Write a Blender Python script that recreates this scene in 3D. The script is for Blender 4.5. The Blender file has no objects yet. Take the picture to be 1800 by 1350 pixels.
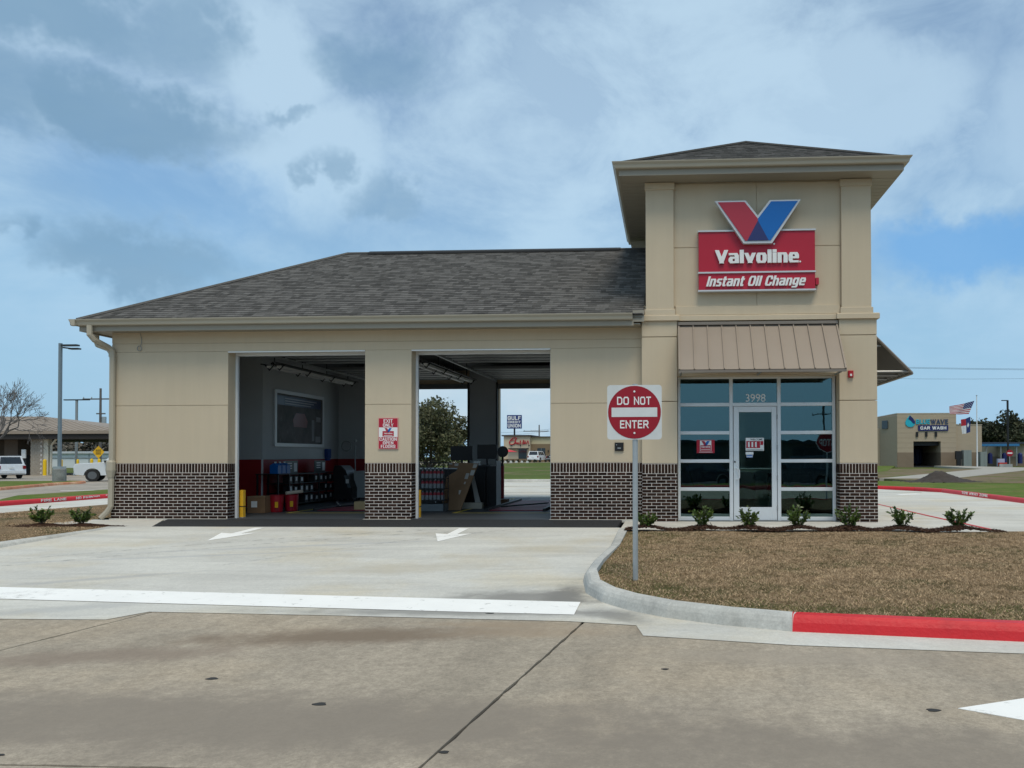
import bpy, bmesh, math, random
import numpy as np
from mathutils import Vector, Matrix
R = math.radians
random.seed(7); RNG = np.random.default_rng(7)
SC = bpy.context.scene
COL = SC.collection

# ------------------------------------------------------------------ camera
CAM_LOC = Vector((12.225, -17.068, 1.367)); YAW, PITCH, ROLL = 0.05199, 0.0151, -0.00228
fwd = Vector((-math.sin(YAW)*math.cos(PITCH), math.cos(YAW)*math.cos(PITCH), math.sin(PITCH)))
rgt = Vector((math.cos(YAW), math.sin(YAW), 0)); upv = rgt.cross(fwd)
rx = rgt*math.cos(ROLL)+upv*math.sin(ROLL); ux = -rgt*math.sin(ROLL)+upv*math.cos(ROLL)
cd = bpy.data.cameras.new('camera'); cam = bpy.data.objects.new('camera', cd); COL.objects.link(cam)
cam.matrix_world = Matrix(((rx.x, ux.x, -fwd.x, CAM_LOC.x), (rx.y, ux.y, -fwd.y, CAM_LOC.y), (rx.z, ux.z, -fwd.z, CAM_LOC.z), (0, 0, 0, 1)))
cd.sensor_width = 36; cd.sensor_fit = 'HORIZONTAL'; cd.lens = 1399.55/1800*36
cd.shift_x = (900-1100.9)/1800; cd.shift_y = (780.7-675)/1800
cd.clip_start = 0.1; cd.clip_end = 6000
SC.camera = cam

# ------------------------------------------------------------------ sun, sky, exposure
SUN_EL, SUN_AZ = 63, 160          # azimuth: degrees clockwise from +Y; sun stands behind and right of the camera
sd = bpy.data.lights.new('sun', 'SUN'); sd.energy = 1.5; sd.angle = R(25); sd.color = (1, .88, .70)
so = bpy.data.objects.new('sun', sd); COL.objects.link(so)
sv = Vector((math.sin(R(SUN_AZ))*math.cos(R(SUN_EL)), math.cos(R(SUN_AZ))*math.cos(R(SUN_EL)), math.sin(R(SUN_EL))))
so.rotation_euler = (-sv).to_track_quat('-Z', 'Y').to_euler()
SC.view_settings.view_transform = 'Standard'; SC.view_settings.look = 'None'; SC.view_settings.gamma = 1
SC.view_settings.exposure = 0.42
W = bpy.data.worlds.new('World'); SC.world = W; W.use_nodes = True
class NT:
    def __init__(s, tree): s.t = tree; s.n = tree.nodes; s.l = tree.links
    def new(s, ty, **kw):
        n = s.n.new(ty)
        for k, v in kw.items(): setattr(n, k, v)
        return n
    def put(s, sock, v):
        if isinstance(v, bpy.types.NodeSocket): s.l.new(v, sock)
        elif v is not None:
            if sock.type == 'RGBA' and len(v) == 3: v = (*v, 1)
            sock.default_value = v
    def math(s, op, a, b=None, c=None, clamp=False):
        n = s.new('ShaderNodeMath', operation=op, use_clamp=clamp)
        for i, v in enumerate((a, b, c)): s.put(n.inputs[i], v)
        return n.outputs[0]
    def vmath(s, op, a, b=None, sc=None):
        n = s.new('ShaderNodeVectorMath', operation=op); s.put(n.inputs[0], a)
        if b is not None: s.put(n.inputs[1], b)
        if sc is not None: s.put(n.inputs['Scale'], sc)
        return n.outputs['Value' if op in ('LENGTH', 'DOT_PRODUCT', 'DISTANCE') else 'Vector']
    def noise(s, vec, scale, detail=4, rough=.55, dist=0):
        n = s.new('ShaderNodeTexNoise'); s.put(n.inputs['Vector'], vec); s.put(n.inputs['Scale'], scale)
        n.inputs['Detail'].default_value = detail; n.inputs['Roughness'].default_value = rough; n.inputs['Distortion'].default_value = dist
        return n.outputs['Fac']
    def ramp(s, v, a, b, lo=0, hi=1, smooth=True):
        n = s.new('ShaderNodeMapRange', interpolation_type='SMOOTHSTEP' if smooth else 'LINEAR'); s.put(n.inputs[0], v)
        for i, x in zip((1, 2, 3, 4), (a, b, lo, hi)): s.put(n.inputs[i], x)
        return n.outputs[0]
    def mix(s, f, a, b, mode='MIX'):
        n = s.new('ShaderNodeMix', data_type='RGBA', blend_type=mode); s.put(n.inputs[0], f); s.put(n.inputs[6], a); s.put(n.inputs[7], b)
        return n.outputs[2]
w = NT(W.node_tree); bg = w.n['Background']
sky = w.new('ShaderNodeTexSky', sky_type='NISHITA', sun_disc=False); sky.sun_elevation = R(SUN_EL); sky.sun_rotation = R(SUN_AZ)
sky.air_density = 1.0; sky.dust_density = 1.5; sky.ozone_density = 2.0
dirv = w.new('ShaderNodeTexCoord').outputs['Generated']
sep = w.new('ShaderNodeSeparateXYZ'); w.put(sep.inputs[0], dirv)
zz = w.math('MAXIMUM', sep.outputs[2], 0.0)
zden = w.math('ADD', zz, 0.22)
cmb = w.new('ShaderNodeCombineXYZ'); w.put(cmb.inputs[0], w.math('DIVIDE', sep.outputs[0], zden)); w.put(cmb.inputs[1], w.math('DIVIDE', sep.outputs[1], zden)); cmb.inputs[2].default_value = 0
pl = cmb.outputs[0]
wob = w.noise(dirv, 7.5, 5, .64); wob2 = w.noise(w.vmath('ADD', dirv, (7.3, 2.1, 0)), 7.5, 5, .64)
wv = w.new('ShaderNodeCombineXYZ'); w.put(wv.inputs[0], w.math('SUBTRACT', wob, .5)); w.put(wv.inputs[1], w.math('SUBTRACT', wob2, .5)); w.put(wv.inputs[2], w.math('SUBTRACT', wob2, .5))
wd = w.vmath('ADD', dirv, w.vmath('SCALE', wv.outputs[0], None, 0.16))
def blobs(L):
    out = None
    for c, sx, sz, a in L:
        d = w.vmath('LENGTH', w.vmath('MULTIPLY', w.vmath('SUBTRACT', wd, c), (1/sx, 1/sx, 1/sz)))
        v = w.ramp(d, 1.25, 0.45, 0, a)
        out = v if out is None else w.math('MAXIMUM', out, v)
    return out
fine = w.noise(w.vmath('MULTIPLY', dirv, (1, 1, 1.7)), 5.5, 6, .64, .35)
veil = w.ramp(w.math('ADD', w.math('MULTIPLY', w.noise(pl, 0.9, 5, .55, .3), .6), w.math('MULTIPLY', fine, .4)), .36, .60)
veil = w.math('MAXIMUM', veil, blobs([((-.417, .807, .419), .10, .09, .95), ((-.386, .859, .336), .10, .08, .95), ((.208, .893, .40), .17, .08, .85), ((-.112, .899, .424), .13, .13, .6), ((.42, .84, .34), .12, .1, .7)]))
clear = blobs([((.345, .91, .235), .14, .045, .75), ((-.50, .80, .285), .12, .05, .2)])
veil = w.math('MULTIPLY', veil, w.math('SUBTRACT', 1.0, clear))
darkn = w.ramp(w.noise(w.vmath('ADD', pl, (3.1, 8.4, 0)), 2.2, 6, .6, .2), .6, .8, 0, .2)
hi = w.ramp(sep.outputs[2], .12, .3)
dark0 = w.math('MAXIMUM', w.math('MULTIPLY', darkn, hi), blobs([((-.58, .70, .419), .15, .035, .95), ((-.545, .765, .35), .135, .034, 1), ((-.479, .768, .424), .05, .045, .8), ((-.317, .846, .429), .068, .034, .75), ((-.377, .869, .321), .028, .018, .8), ((-.317, .901, .298), .045, .022, .55), ((-.56, .811, .204), .11, .034, .8), ((-.65, .741, .208), .03, .018, .8), ((-.416, .829, .374), .03, .012, .7), ((-.62, .70, .35), .09, .04, .8)]))
dark = w.math('MULTIPLY', dark0, w.ramp(fine, .22, .6, .68, 1.0))
base = w.mix(1.0, sky.outputs[0], (1.1, 1.35, 1.4), 'MULTIPLY')
# an even, whitish-blue lower sky: thin cloud everywhere towards the horizon
low = w.ramp(sep.outputs[2], .40, .0, 0, .8)
c1 = w.mix(w.math('ADD', w.math('MULTIPLY', veil, .66), .14), base, (5.7, 7.6, 9.1))
c2 = w.mix(w.math('MULTIPLY', low, w.math('SUBTRACT', 1.0, w.math('MULTIPLY', clear, .8))), c1, (3.2, 5.45, 7.6))
c2 = w.mix(w.math('MULTIPLY', clear, .75), c2, (1.35, 4.1, 8.2))
bank = w.math('MULTIPLY', blobs([((-.22, .97, .065), .17, .055, .8)]), w.ramp(fine, .3, .65, .55, 1))
c2 = w.mix(bank, c2, (6.6, 7.5, 8.0))
c3 = w.mix(w.math('MULTIPLY', dark, .8), c2, (1.75, 3.25, 4.85))
w.put(bg.inputs['Color'], c3); bg.inputs['Strength'].default_value = 0.075

# ------------------------------------------------------------------ materials
MATS = {}
def M(name, col, rough=.6, var=.12, scale=3.0, bump=0.0, bscale=40.0, metal=0.0, spec=.4, rnd=0.0, col2=None, c2=(.45, .62), c2scale=1.0, emit=None, tint=None, stretch=None, streak=0, transl=0, coat=0):
    if name in MATS: return MATS[name]
    m = bpy.data.materials.new(name); m.use_nodes = True; t = NT(m.node_tree); b = t.n['Principled BSDF']
    pos = t.new('ShaderNodeNewGeometry').outputs['Position']
    if stretch: pos = t.vmath('MULTIPLY', pos, stretch)
    c = t.mix(0, col, col)
    if col2 is not None:
        f = t.ramp(t.noise(pos, c2scale, 5, .6), c2[0], c2[1]); c = t.mix(f, col, col2)
    if var:
        n = t.noise(pos, scale, 5, .6); c = t.mix(1.0, c, t.mix(n, (1-var*1.6,)*3, (1+var*1.6,)*3), 'MULTIPLY')
    if streak:
        n = t.noise(t.vmath('MULTIPLY', pos, (2.2, 2.2, .16)), 2.5, 5, .65); c = t.mix(1.0, c, t.mix(t.ramp(n, .3, .75), (1+streak*.5,)*3, (1-streak,)*3), 'MULTIPLY')
    if rnd:
        oi = t.new('ShaderNodeObjectInfo').outputs['Random']; gi = t.new('ShaderNodeNewGeometry').outputs['Random Per Island']
        f = t.math('FRACT', t.math('ADD', t.math('MULTIPLY', oi, 7.31), gi)); c = t.mix(1.0, c, t.mix(f, (1-rnd,)*3, (1+rnd,)*3), 'MULTIPLY')
    t.put(b.inputs['Base Color'], c); b.inputs['Roughness'].default_value = rough; b.inputs['Metallic'].default_value = metal
    b.inputs['Specular IOR Level'].default_value = spec
    if coat: b.inputs['Coat Weight'].default_value = coat
    if bump:
        bn = t.new('ShaderNodeBump'); bn.inputs['Strength'].default_value = bump; bn.inputs['Distance'].default_value = .02
        t.put(bn.inputs['Height'], t.noise(pos, bscale, 4, .6)); t.put(b.inputs['Normal'], bn.outputs[0])
    if emit: b.inputs['Emission Color'].default_value = (*emit[:3], 1); b.inputs['Emission Strength'].default_value = emit[3]
    if transl:
        tr = t.new('ShaderNodeBsdfTranslucent'); t.put(tr.inputs[0], c); mx = t.new('ShaderNodeMixShader'); mx.inputs[0].default_value = transl
        t.l.new(b.outputs[0], mx.inputs[1]); t.l.new(tr.outputs[0], mx.inputs[2]); t.l.new(mx.outputs[0], t.n['Material Output'].inputs[0])
    MATS[name] = m; return m
def glass(name, tint, f0, tr=None):
    m = bpy.data.materials.new(name); m.use_nodes = True; t = NT(m.node_tree); t.n.remove(t.n['Principled BSDF'])
    tp = t.new('ShaderNodeBsdfTransparent'); tp.inputs[0].default_value = (*tint, 1)
    gl = t.new('ShaderNodeBsdfGlossy'); gl.inputs['Roughness'].default_value = 0.0; gl.inputs['Color'].default_value = (.62, .95, 1, 1)
    bn = t.new('ShaderNodeBump'); bn.inputs['Strength'].default_value = .12; bn.inputs['Distance'].default_value = .01; t.put(bn.inputs['Height'], t.noise(t.new('ShaderNodeNewGeometry').outputs['Position'], 1.7, 2, .5)); t.put(gl.inputs['Normal'], bn.outputs[0])
    fr = t.new('ShaderNodeFresnel'); fr.inputs[0].default_value = 1.5
    mx = t.new('ShaderNodeMixShader'); t.put(mx.inputs[0], t.math('ADD', t.math('MULTIPLY', fr.outputs[0], 1.0), f0, clamp=True))
    t.l.new(tp.outputs[0], mx.inputs[1]); t.l.new(gl.outputs[0], mx.inputs[2]); t.l.new(mx.outputs[0], t.n['Material Output'].inputs[0])
    MATS[name] = m; return m
stucco = M('stucco', (.585, .487, .352), .9, .06, .9, .35, 130, spec=.2, col2=(.55, .457, .328), c2=(.45, .7), c2scale=.45, streak=.025)
brickm = M('brick', (.036, .020, .0145), .8, .25, 30, .5, 60, rnd=.5, spec=.08)
mortar = M('mortar', (.66, .59, .53), .95, .16, 9, .4, 80, spec=.1)
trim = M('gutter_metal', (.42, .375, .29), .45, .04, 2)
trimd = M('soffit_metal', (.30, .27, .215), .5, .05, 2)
awn = M('awning_metal', (.225, .187, .152), .42, .05, 1.5, metal=.2)
alum = M('aluminium', (.70, .72, .73), .38, .03, 2, metal=.15)
alud = M('dark_aluminium', (.30, .31, .31), .4, .03, 2, metal=.4)
pane = glass('storefront_glass', (.26, .36, .36), .10)
dpane = glass('door_glass', (.78, .84, .80), .0)
carglass = glass('car_glass', (.08, .1, .1), .06)
shing = M('shingle', (.118, .112, .104), .95, .3, 25, .6, 120, rnd=.36, spec=.1)
black = M('black_plastic', (.012, .012, .013), .5, .1)
rubber = M('tyre_rubber', (.02, .02, .02), .85, .1)
white = M('white_paint', (.80, .80, .78), .5, .04)
greyw = M('interior_grey_paint', (.50, .52, .52), .7, .05, 1)
redw = M('interior_red_paint', (.30, .012, .016), .5, .08, 1)
ceilm = M('ceiling_metal', (.15, .16, .165), .5, .06, 1)
steel = M('galvanised_steel', (.42, .45, .46), .42, .12, 6, metal=.5)
yellow = M('yellow_paint', (.72, .40, .02), .5, .1)
card = M('cardboard', (.22, .13, .07), .85, .1, 4)
signred = M('sign_red', (.42, .010, .03), .4, .03)
signblue = M('sign_blue', (.0, .12, .42), .4, .03)
signnavy = M('sign_navy', (.02, .03, .13), .4, .03)
signpink = M('sign_crimson', (.38, .028, .05), .4, .03)
lwhite = M('letter_white', (.78, .78, .76), .4, .02)
mat_silver = M('sign_silver_edge', (.55, .56, .57), .4, .02, metal=.2)
# ------------------------------------------------------------------ mesh helpers
class MB:
    def __init__(s): s.v = []; s.f = []; s.m = []; s.sm = []; s.mi = 0; s.smooth = False
    def add(s, vs, fs):
        k = len(s.v); s.v += [tuple(p) for p in vs]
        for f in fs: s.f.append(tuple(i+k for i in f)); s.m.append(s.mi); s.sm.append(s.smooth)
        return s
    def box(s, x0, x1, y0, y1, z0, z1):
        return s.add([(x0, y0, z0), (x1, y0, z0), (x1, y1, z0), (x0, y1, z0), (x0, y0, z1), (x1, y0, z1), (x1, y1, z1), (x0, y1, z1)],
                     [(3, 2, 1, 0), (4, 5, 6, 7), (0, 1, 5, 4), (1, 2, 6, 5), (2, 3, 7, 6), (3, 0, 4, 7)])
    def cbox(s, x0, x1, y0, y1, z0, z1, c):     # box with chamfered front (-Y) edges
        a = [(x0, z0), (x1, z0), (x1, z1), (x0, z1)]; b = [(x0+c, z0+c), (x1-c, z0+c), (x1-c, z1-c), (x0+c, z1-c)]
        vs = [(x, y1, z) for x, z in a]+[(x, y0+c, z) for x, z in a]+[(x, y0, z) for x, z in b]
        fs = [(3, 2, 1, 0), (8, 9, 10, 11)]
        for k in (0, 4):
            for i in range(4): j = (i+1) % 4; fs.append((k+i, k+j, k+4+j, k+4+i))
        fs[0] = (0, 1, 2, 3)[::-1]
        return s.add(vs, fs)
    def prism(s, pts, d):            # polygon pts (3d) extruded by vector d
        n = len(pts); p = [Vector(q) for q in pts]; d = Vector(d)
        fs = [tuple(range(n))[::-1], tuple(range(n, 2*n))]+[(i, (i+1) % n, n+(i+1) % n, n+i) for i in range(n)]
        return s.add(p+[q+d for q in p], fs)
    def quad(s, *p): return s.add(p, [tuple(range(len(p)))])
    def tube(s, pts, r, n=8, caps=True, flat=1.0):
        P = [Vector(p) for p in pts]; rs = r if hasattr(r, '__len__') else [r]*len(P); base = len(s.v); vs = []; a = None
        for i, p in enumerate(P):
            t = (P[min(i+1, len(P)-1)]-P[max(i-1, 0)]).normalized()
            if a is None: a = Vector((0, 0, 1)) if abs(t.z) < .9 else Vector((1, 0, 0))
            a = (a-t*a.dot(t)).normalized(); b = t.cross(a)
            for k in range(n):
                th = 2*math.pi*(k+.5)/n; vs.append(p+(a*math.cos(th)+b*math.sin(th)*flat)*rs[i])
        fs = [(i*n+k, i*n+(k+1) % n, (i+1)*n+(k+1) % n, (i+1)*n+k) for i in range(len(P)-1) for k in range(n)]
        if caps: fs += [tuple(range(n))[::-1], tuple(range((len(P)-1)*n, len(P)*n))]
        return s.add(vs, fs)
    def cyl(s, p0, p1, r, n=16): return s.tube([p0, p1], r, n)
    def lathe(s, prof, o=(0, 0, 0), n=20, axis='Z'):
        vs = []; fs = []
        for r_, h in prof:
            for k in range(n):
                a = 2*math.pi*k/n; c, q = r_*math.cos(a), r_*math.sin(a)
                vs.append({'Z': (o[0]+c, o[1]+q, o[2]+h), 'Y': (o[0]+c, o[1]+h, o[2]+q), 'X': (o[0]+h, o[1]+c, o[2]+q)}[axis])
        for i in range(len(prof)-1):
            for k in range(n): fs.append((i*n+k, i*n+(k+1) % n, (i+1)*n+(k+1) % n, (i+1)*n+k))
        fs += [tuple(range(n))[::-1], tuple(range((len(prof)-1)*n, len(prof)*n))]
        return s.add(vs, fs)
    def build(s, name, mats, parent=None, local=False, off=None):
        me = bpy.data.meshes.new(name); vs = s.v
        if parent is not None and not local:
            o = wloc(parent); vs = [(x-o.x, y-o.y, z-o.z) for x, y, z in vs]
        if off is not None: vs = [(x-off[0], y-off[1], z-off[2]) for x, y, z in vs]
        me.from_pydata(vs, [], s.f)
        for m in (mats if isinstance(mats, (list, tuple)) else [mats]): me.materials.append(m)
        me.polygons.foreach_set('material_index', s.m); me.polygons.foreach_set('use_smooth', s.sm)
        bm = bmesh.new(); bm.from_mesh(me); bmesh.ops.recalc_face_normals(bm, faces=bm.faces); bm.to_mesh(me); bm.free()
        ob = bpy.data.objects.new(name, me); COL.objects.link(ob)
        if parent is not None: ob.parent = parent
        elif off is not None: ob.location = off
        return ob
def wloc(o):
    p = Vector((0, 0, 0))
    while o is not None: p = p+o.location; o = o.parent
    return p
def tag(o, label=None, cat=None, group=None, kind=None):
    if label: o['label'] = label
    if cat: o['category'] = cat
    if group: o['group'] = group
    if kind: o['kind'] = kind
    return o
def thing(name, label, cat, loc=(0, 0, 0), rz=0, group=None):
    o = bpy.data.objects.new(name, None); COL.objects.link(o); o.location = loc; o.rotation_euler = (0, 0, rz); o.empty_display_size = .2
    return tag(o, label, cat, group)
def link(name, me, parent=None, loc=(0, 0, 0)):
    o = bpy.data.objects.new(name, me); COL.objects.link(o); o.parent = parent; o.location = loc; return o
def copy_tree(o, parent=None):
    c = o.copy(); COL.objects.link(c); c.parent = parent
    for ch in o.children: copy_tree(ch, c)
    return c
def B(*a): return MB().box(*a)
def npmesh(name, V, F, mats, smooth=False):
    me = bpy.data.meshes.new(name); V = np.asarray(V, np.float32); F = np.asarray(F, np.int32); k = F.shape[1]
    me.vertices.add(len(V)); me.vertices.foreach_set('co', V.ravel()); me.loops.add(F.size); me.loops.foreach_set('vertex_index', F.ravel())
    me.polygons.add(len(F)); me.polygons.foreach_set('loop_start', np.arange(0, F.size, k, dtype=np.int32)); me.polygons.foreach_set('loop_total', np.full(len(F), k, np.int32))
    for m in (mats if isinstance(mats, (list, tuple)) else [mats]): me.materials.append(m)
    me.update(); me.validate(); return me

# ------------------------------------------------------------------ stroke lettering (squared sign letters)
def _c(x0, y0, x1, y1, c=.16): return [(x0+c, y0), (x1-c, y0), (x1, y0+c), (x1, y1-c), (x1-c, y1), (x0+c, y1), (x0, y1-c), (x0, y0+c), (x0+c, y0)]
xh = .72
G = {
 'A': (.8, [[(0, 0), (.46, 1)], [(.54, 1), (1, 0)], [(.25, .3), (.75, .3)]]), 'B': (.75, [[(0, 0), (.8, 0), (1, .15), (1, .38), (.85, .52), (0, .52)], [(.8, .54), (.95, .66), (.95, .88), (.8, 1), (0, 1), (0, 0)]]),
 'C': (.75, [[(1, .75), (1, .84), (.84, 1), (.16, 1), (0, .84), (0, .16), (.16, 0), (.84, 0), (1, .16), (1, .25)]]), 'D': (.76, [[(0, 0), (.7, 0), (1, .22), (1, .78), (.7, 1), (0, 1), (0, 0)]]),
 'E': (.66, [[(1, 1), (0, 1), (0, 0), (1, 0)], [(0, .52), (.85, .52)]]), 'F': (.64, [[(1, 1), (0, 1), (0, 0)], [(0, .5), (.85, .5)]]),
 'G': (.78, [[(1, .75), (1, .84), (.84, 1), (.16, 1), (0, .84), (0, .16), (.16, 0), (.84, 0), (1, .16), (1, .48), (.55, .48)]]), 'H': (.76, [[(0, 0), (0, 1)], [(1, 0), (1, 1)], [(0, .5), (1, .5)]]),
 'I': (.24, [[(.5, 0), (.5, 1)]]), 'J': (.6, [[(1, 1), (1, .16), (.84, 0), (.16, 0), (0, .16), (0, .3)]]), 'K': (.76, [[(0, 0), (0, 1)], [(1, 1), (.1, .48)], [(.3, .55), (1, 0)]]), 'L': (.62, [[(0, 1), (0, 0), (1, 0)]]),
 'M': (.92, [[(0, 0), (0, 1)], [(.02, 1), (.5, .25)], [(.5, .25), (.98, 1)], [(1, 1), (1, 0)]]), 'N': (.78, [[(0, 0), (0, 1)], [(.02, 1), (.98, 0)], [(1, 0), (1, 1)]]), 'O': (.78, [_c(0, 0, 1, 1, .18)]), 'P': (.72, [[(0, 0), (0, 1)], [(.1, 1), (.8, 1), (1, .85), (1, .58), (.8, .44), (.1, .44)]]),
 'R': (.75, [[(0, 0), (0, 1)], [(.1, 1), (.8, 1), (1, .85), (1, .6), (.8, .46), (.1, .46)], [(.55, .46), (1, 0)]]), 'S': (.74, [[(1, .78), (1, .86), (.86, 1), (.14, 1), (0, .86), (0, .66), (.14, .53), (.86, .47), (1, .34), (1, .14), (.86, 0), (.14, 0), (0, .14), (0, .22)]]),
 'T': (.72, [[(0, 1), (1, 1)], [(.5, 1), (.5, 0)]]), 'U': (.76, [[(0, 1), (0, .17), (.17, 0), (.83, 0), (1, .17), (1, 1)]]), 'V': (.8, [[(0, 1), (.49, 0)], [(.51, 0), (1, 1)]]), 'W': (1.1, [[(0, 1), (.25, 0)], [(.25, 0), (.5, .9)], [(.5, .9), (.75, 0)], [(.75, 0), (1, 1)]]),
 'X': (.78, [[(0, 0), (1, 1)], [(0, 1), (1, 0)]]), 'Y': (.78, [[(0, 1), (.5, .48), (1, 1)], [(.5, .48), (.5, 0)]]), 'Z': (.72, [[(0, 1), (1, 1)], [(1, 1), (0, 0)], [(0, 0), (1, 0)]]),
 '3': (.7, [[(0, .82), (.15, 1), (.85, 1), (1, .85), (1, .64), (.8, .52), (.35, .52)], [(.8, .5), (1, .38), (1, .15), (.85, 0), (.15, 0), (0, .18)]]), '9': (.7, [[(.86, .44), (.16, .44), (0, .58), (0, .86), (.16, 1), (.84, 1), (1, .86), (1, .14), (.84, 0), (.1, 0)]]),
 '8': (.7, [_c(0, 0, 1, .5, .15), _c(.04, .52, .96, 1, .15)]), '-': (.4, [[(0, .45), (1, .45)]]), '.': (.2, [[(.5, 0), (.5, .02)]]),
 'a': (.68, [[(.05, xh), (.84, xh), (1, xh-.16), (1, 0)], [(1, .4), (.16, .4), (0, .28), (0, .12), (.16, 0), (1, 0)]]), 'c': (.6, [[(1, xh-.2), (1, xh-.16), (.84, xh), (.16, xh), (0, xh-.16), (0, .16), (.16, 0), (.84, 0), (1, .16), (1, .2)]]),
 'e': (.68, [[(1, .40), (1, xh-.16), (.84, xh), (.16, xh), (0, xh-.16), (0, .14), (.16, 0), (.95, 0)], [(.1, .36), (.95, .36)]]), 'g': (.68, [[(.9, .08), (.16, .08), (0, .2), (0, xh-.16), (.16, xh), (.9, xh)], [(1, xh), (1, -.14), (.86, -.26), (.1, -.26)]]),
 'h': (.66, [[(0, 0), (0, 1)], [(0, xh), (.84, xh), (1, xh-.16), (1, 0)]]), 'i': (.22, [[(.5, 0), (.5, xh)], [(.5, .93), (.5, 1.0)]]), 'l': (.22, [[(.5, 0), (.5, 1)]]), 'n': (.66, [[(0, 0), (0, xh), (.84, xh), (1, xh-.16), (1, 0)]]),
 'o': (.68, [_c(0, 0, 1, xh, .15)]), 's': (.6, [[(.95, xh), (.14, xh), (0, xh-.12), (0, xh-.22), (.14, .4), (.86, .34), (1, .22), (1, .12), (.86, 0), (.05, 0)]]), 't': (.44, [[(.3, .95), (.3, .14), (.5, 0), (1, 0)], [(0, xh), (1, xh)]]), 'v': (.7, [[(0, xh), (.48, 0)], [(.52, 0), (1, xh)]]),
}
def font_text(txt, x0, x1, z0, z1, y, mat, parent, name='lettering', depth=.002, bold=.012):
    cu = bpy.data.curves.new('t', 'FONT'); cu.body = txt; cu.extrude = depth/2; cu.offset = bold; ob = bpy.data.objects.new('t', cu)
    me = bpy.data.meshes.new_from_object(ob); bpy.data.objects.remove(ob); bpy.data.curves.remove(cu)
    co = np.empty(len(me.vertices)*3, np.float32); me.vertices.foreach_get('co', co); co = co.reshape(-1, 3); lo, hi = co.min(0), co.max(0); o = wloc(parent)
    q = np.stack([x0+(co[:, 0]-lo[0])/(hi[0]-lo[0])*(x1-x0)-o.x, y-(co[:, 2]-lo[2])-o.y, z0+(co[:, 1]-lo[1])/(hi[1]-lo[1])*(z1-z0)-o.z], 1)
    me.vertices.foreach_set('co', q.astype(np.float32).ravel()); me.name = name; me.materials.clear(); me.materials.append(mat); me.update(); return link(name, me, parent)
def ribbon(mb, line, t, depth, fn, step=0.0):
    P = [Vector((p[0], p[1])) for p in line]; closed = (P[0]-P[-1]).length < 1e-6
    if closed: P = P[:-1]
    n = len(P); L = []; Rr = []
    for i in range(n):
        a = P[i-1] if (i > 0 or closed) else None; b = P[(i+1) % n] if (i < n-1 or closed) else None
        d1 = (P[i]-a).normalized() if a is not None else None; d2 = (b-P[i]).normalized() if b is not None else None
        if d1 is None: d1 = d2
        if d2 is None: d2 = d1
        n1 = Vector((-d1.y, d1.x)); n2 = Vector((-d2.y, d2.x)); mm = (n1+n2)
        mm = mm.normalized() if mm.length > 1e-4 else n1
        k = t/2/max(mm.dot(n1), .72); L.append(P[i]+mm*k); Rr.append(P[i]-mm*k)
    vs = [fn(q.x, q.y, depth+step) for q in L]+[fn(q.x, q.y, depth+step) for q in Rr]+[fn(q.x, q.y, 0) for q in L]+[fn(q.x, q.y, 0) for q in Rr]
    fs = []
    for i in range(n if closed else n-1):
        j = (i+1) % n; fs += [(i, j, n+j, n+i), (2*n+i, 2*n+j, j, i), (n+i, n+j, 3*n+j, 3*n+i)]
    if not closed: fs += [(0, n, 3*n, 2*n), (n-1, 2*n-1, 4*n-1, 3*n-1)]
    mb.add(vs, fs)
def lettering(txt, x0, x1, z0, z1, y, depth, bold=.2, shear=0.0, plane='-Y', gap=.14, sep_letters=False, wmul=1.0, vk=1.0):
    """letters of cap height z1-z0 stretched to fill x0..x1; returns list of MB"""
    H = z1-z0; ws = []
    for ch in txt: ws.append(.34 if ch == ' ' else max(G[ch][0]*wmul, bold*1.02))
    tot = sum(ws)+gap*(len(txt)-1); kx = (x1-x0-shear*H)/(tot*H); out = []; cur = MB(); xx = 0.0
    def fn(x, yy, d):
        yy = yy/vk
        X = x0+x*kx+shear*(yy); Z = z0+yy
        if plane == '-Y': return (X, y-d, Z)
        if plane == '+X': return (y+d, X, Z)
        if plane == '-X': return (y-d, X, Z)
        if plane == 'Z': return (X, Z, y+d)
        if plane == '+Y': return (X, y+d, Z)
    for ch, wd_ in zip(txt, ws):
        if ch != ' ':
            t = bold*H; gw = wd_*H; mb = MB() if sep_letters else cur
            for k, ln in enumerate(G[ch][1]):
                tx = t if gw > 1.6*t else gw*.6
                pts = [(xx*H+t/2+p[0]*max(gw-t, .001), (t/2/vk+p[1]*(H-t/vk))*vk) for p in ln]
                if Vector(pts[0]) != Vector(pts[-1]):          # square caps
                    for e0, e1 in ((0, 1), (-1, -2)):
                        d_ = (Vector(pts[e0])-Vector(pts[e1])).normalized(); dd = t*.5*(1 if min(abs(d_.x), abs(d_.y)) < .05 else 1.6); pts[e0] = tuple(Vector(pts[e0])+d_*dd)
                ys_g = [q[1] for l2 in G[ch][1] for q in l2]; hi_ = (t/2/vk+max(ys_g)*(H-t/vk))*vk+t/2; lo_ = (t/2/vk+min(ys_g)*(H-t/vk))*vk-t/2
                ribbon(mb, pts, t, depth, lambda x, yy, d, lo_=lo_, hi_=hi_: fn(x, min(max(yy, lo_), hi_), d), .0012*k)
            if sep_letters: out.append(mb)
        xx += wd_+gap
    return out if sep_letters else [cur]
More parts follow.
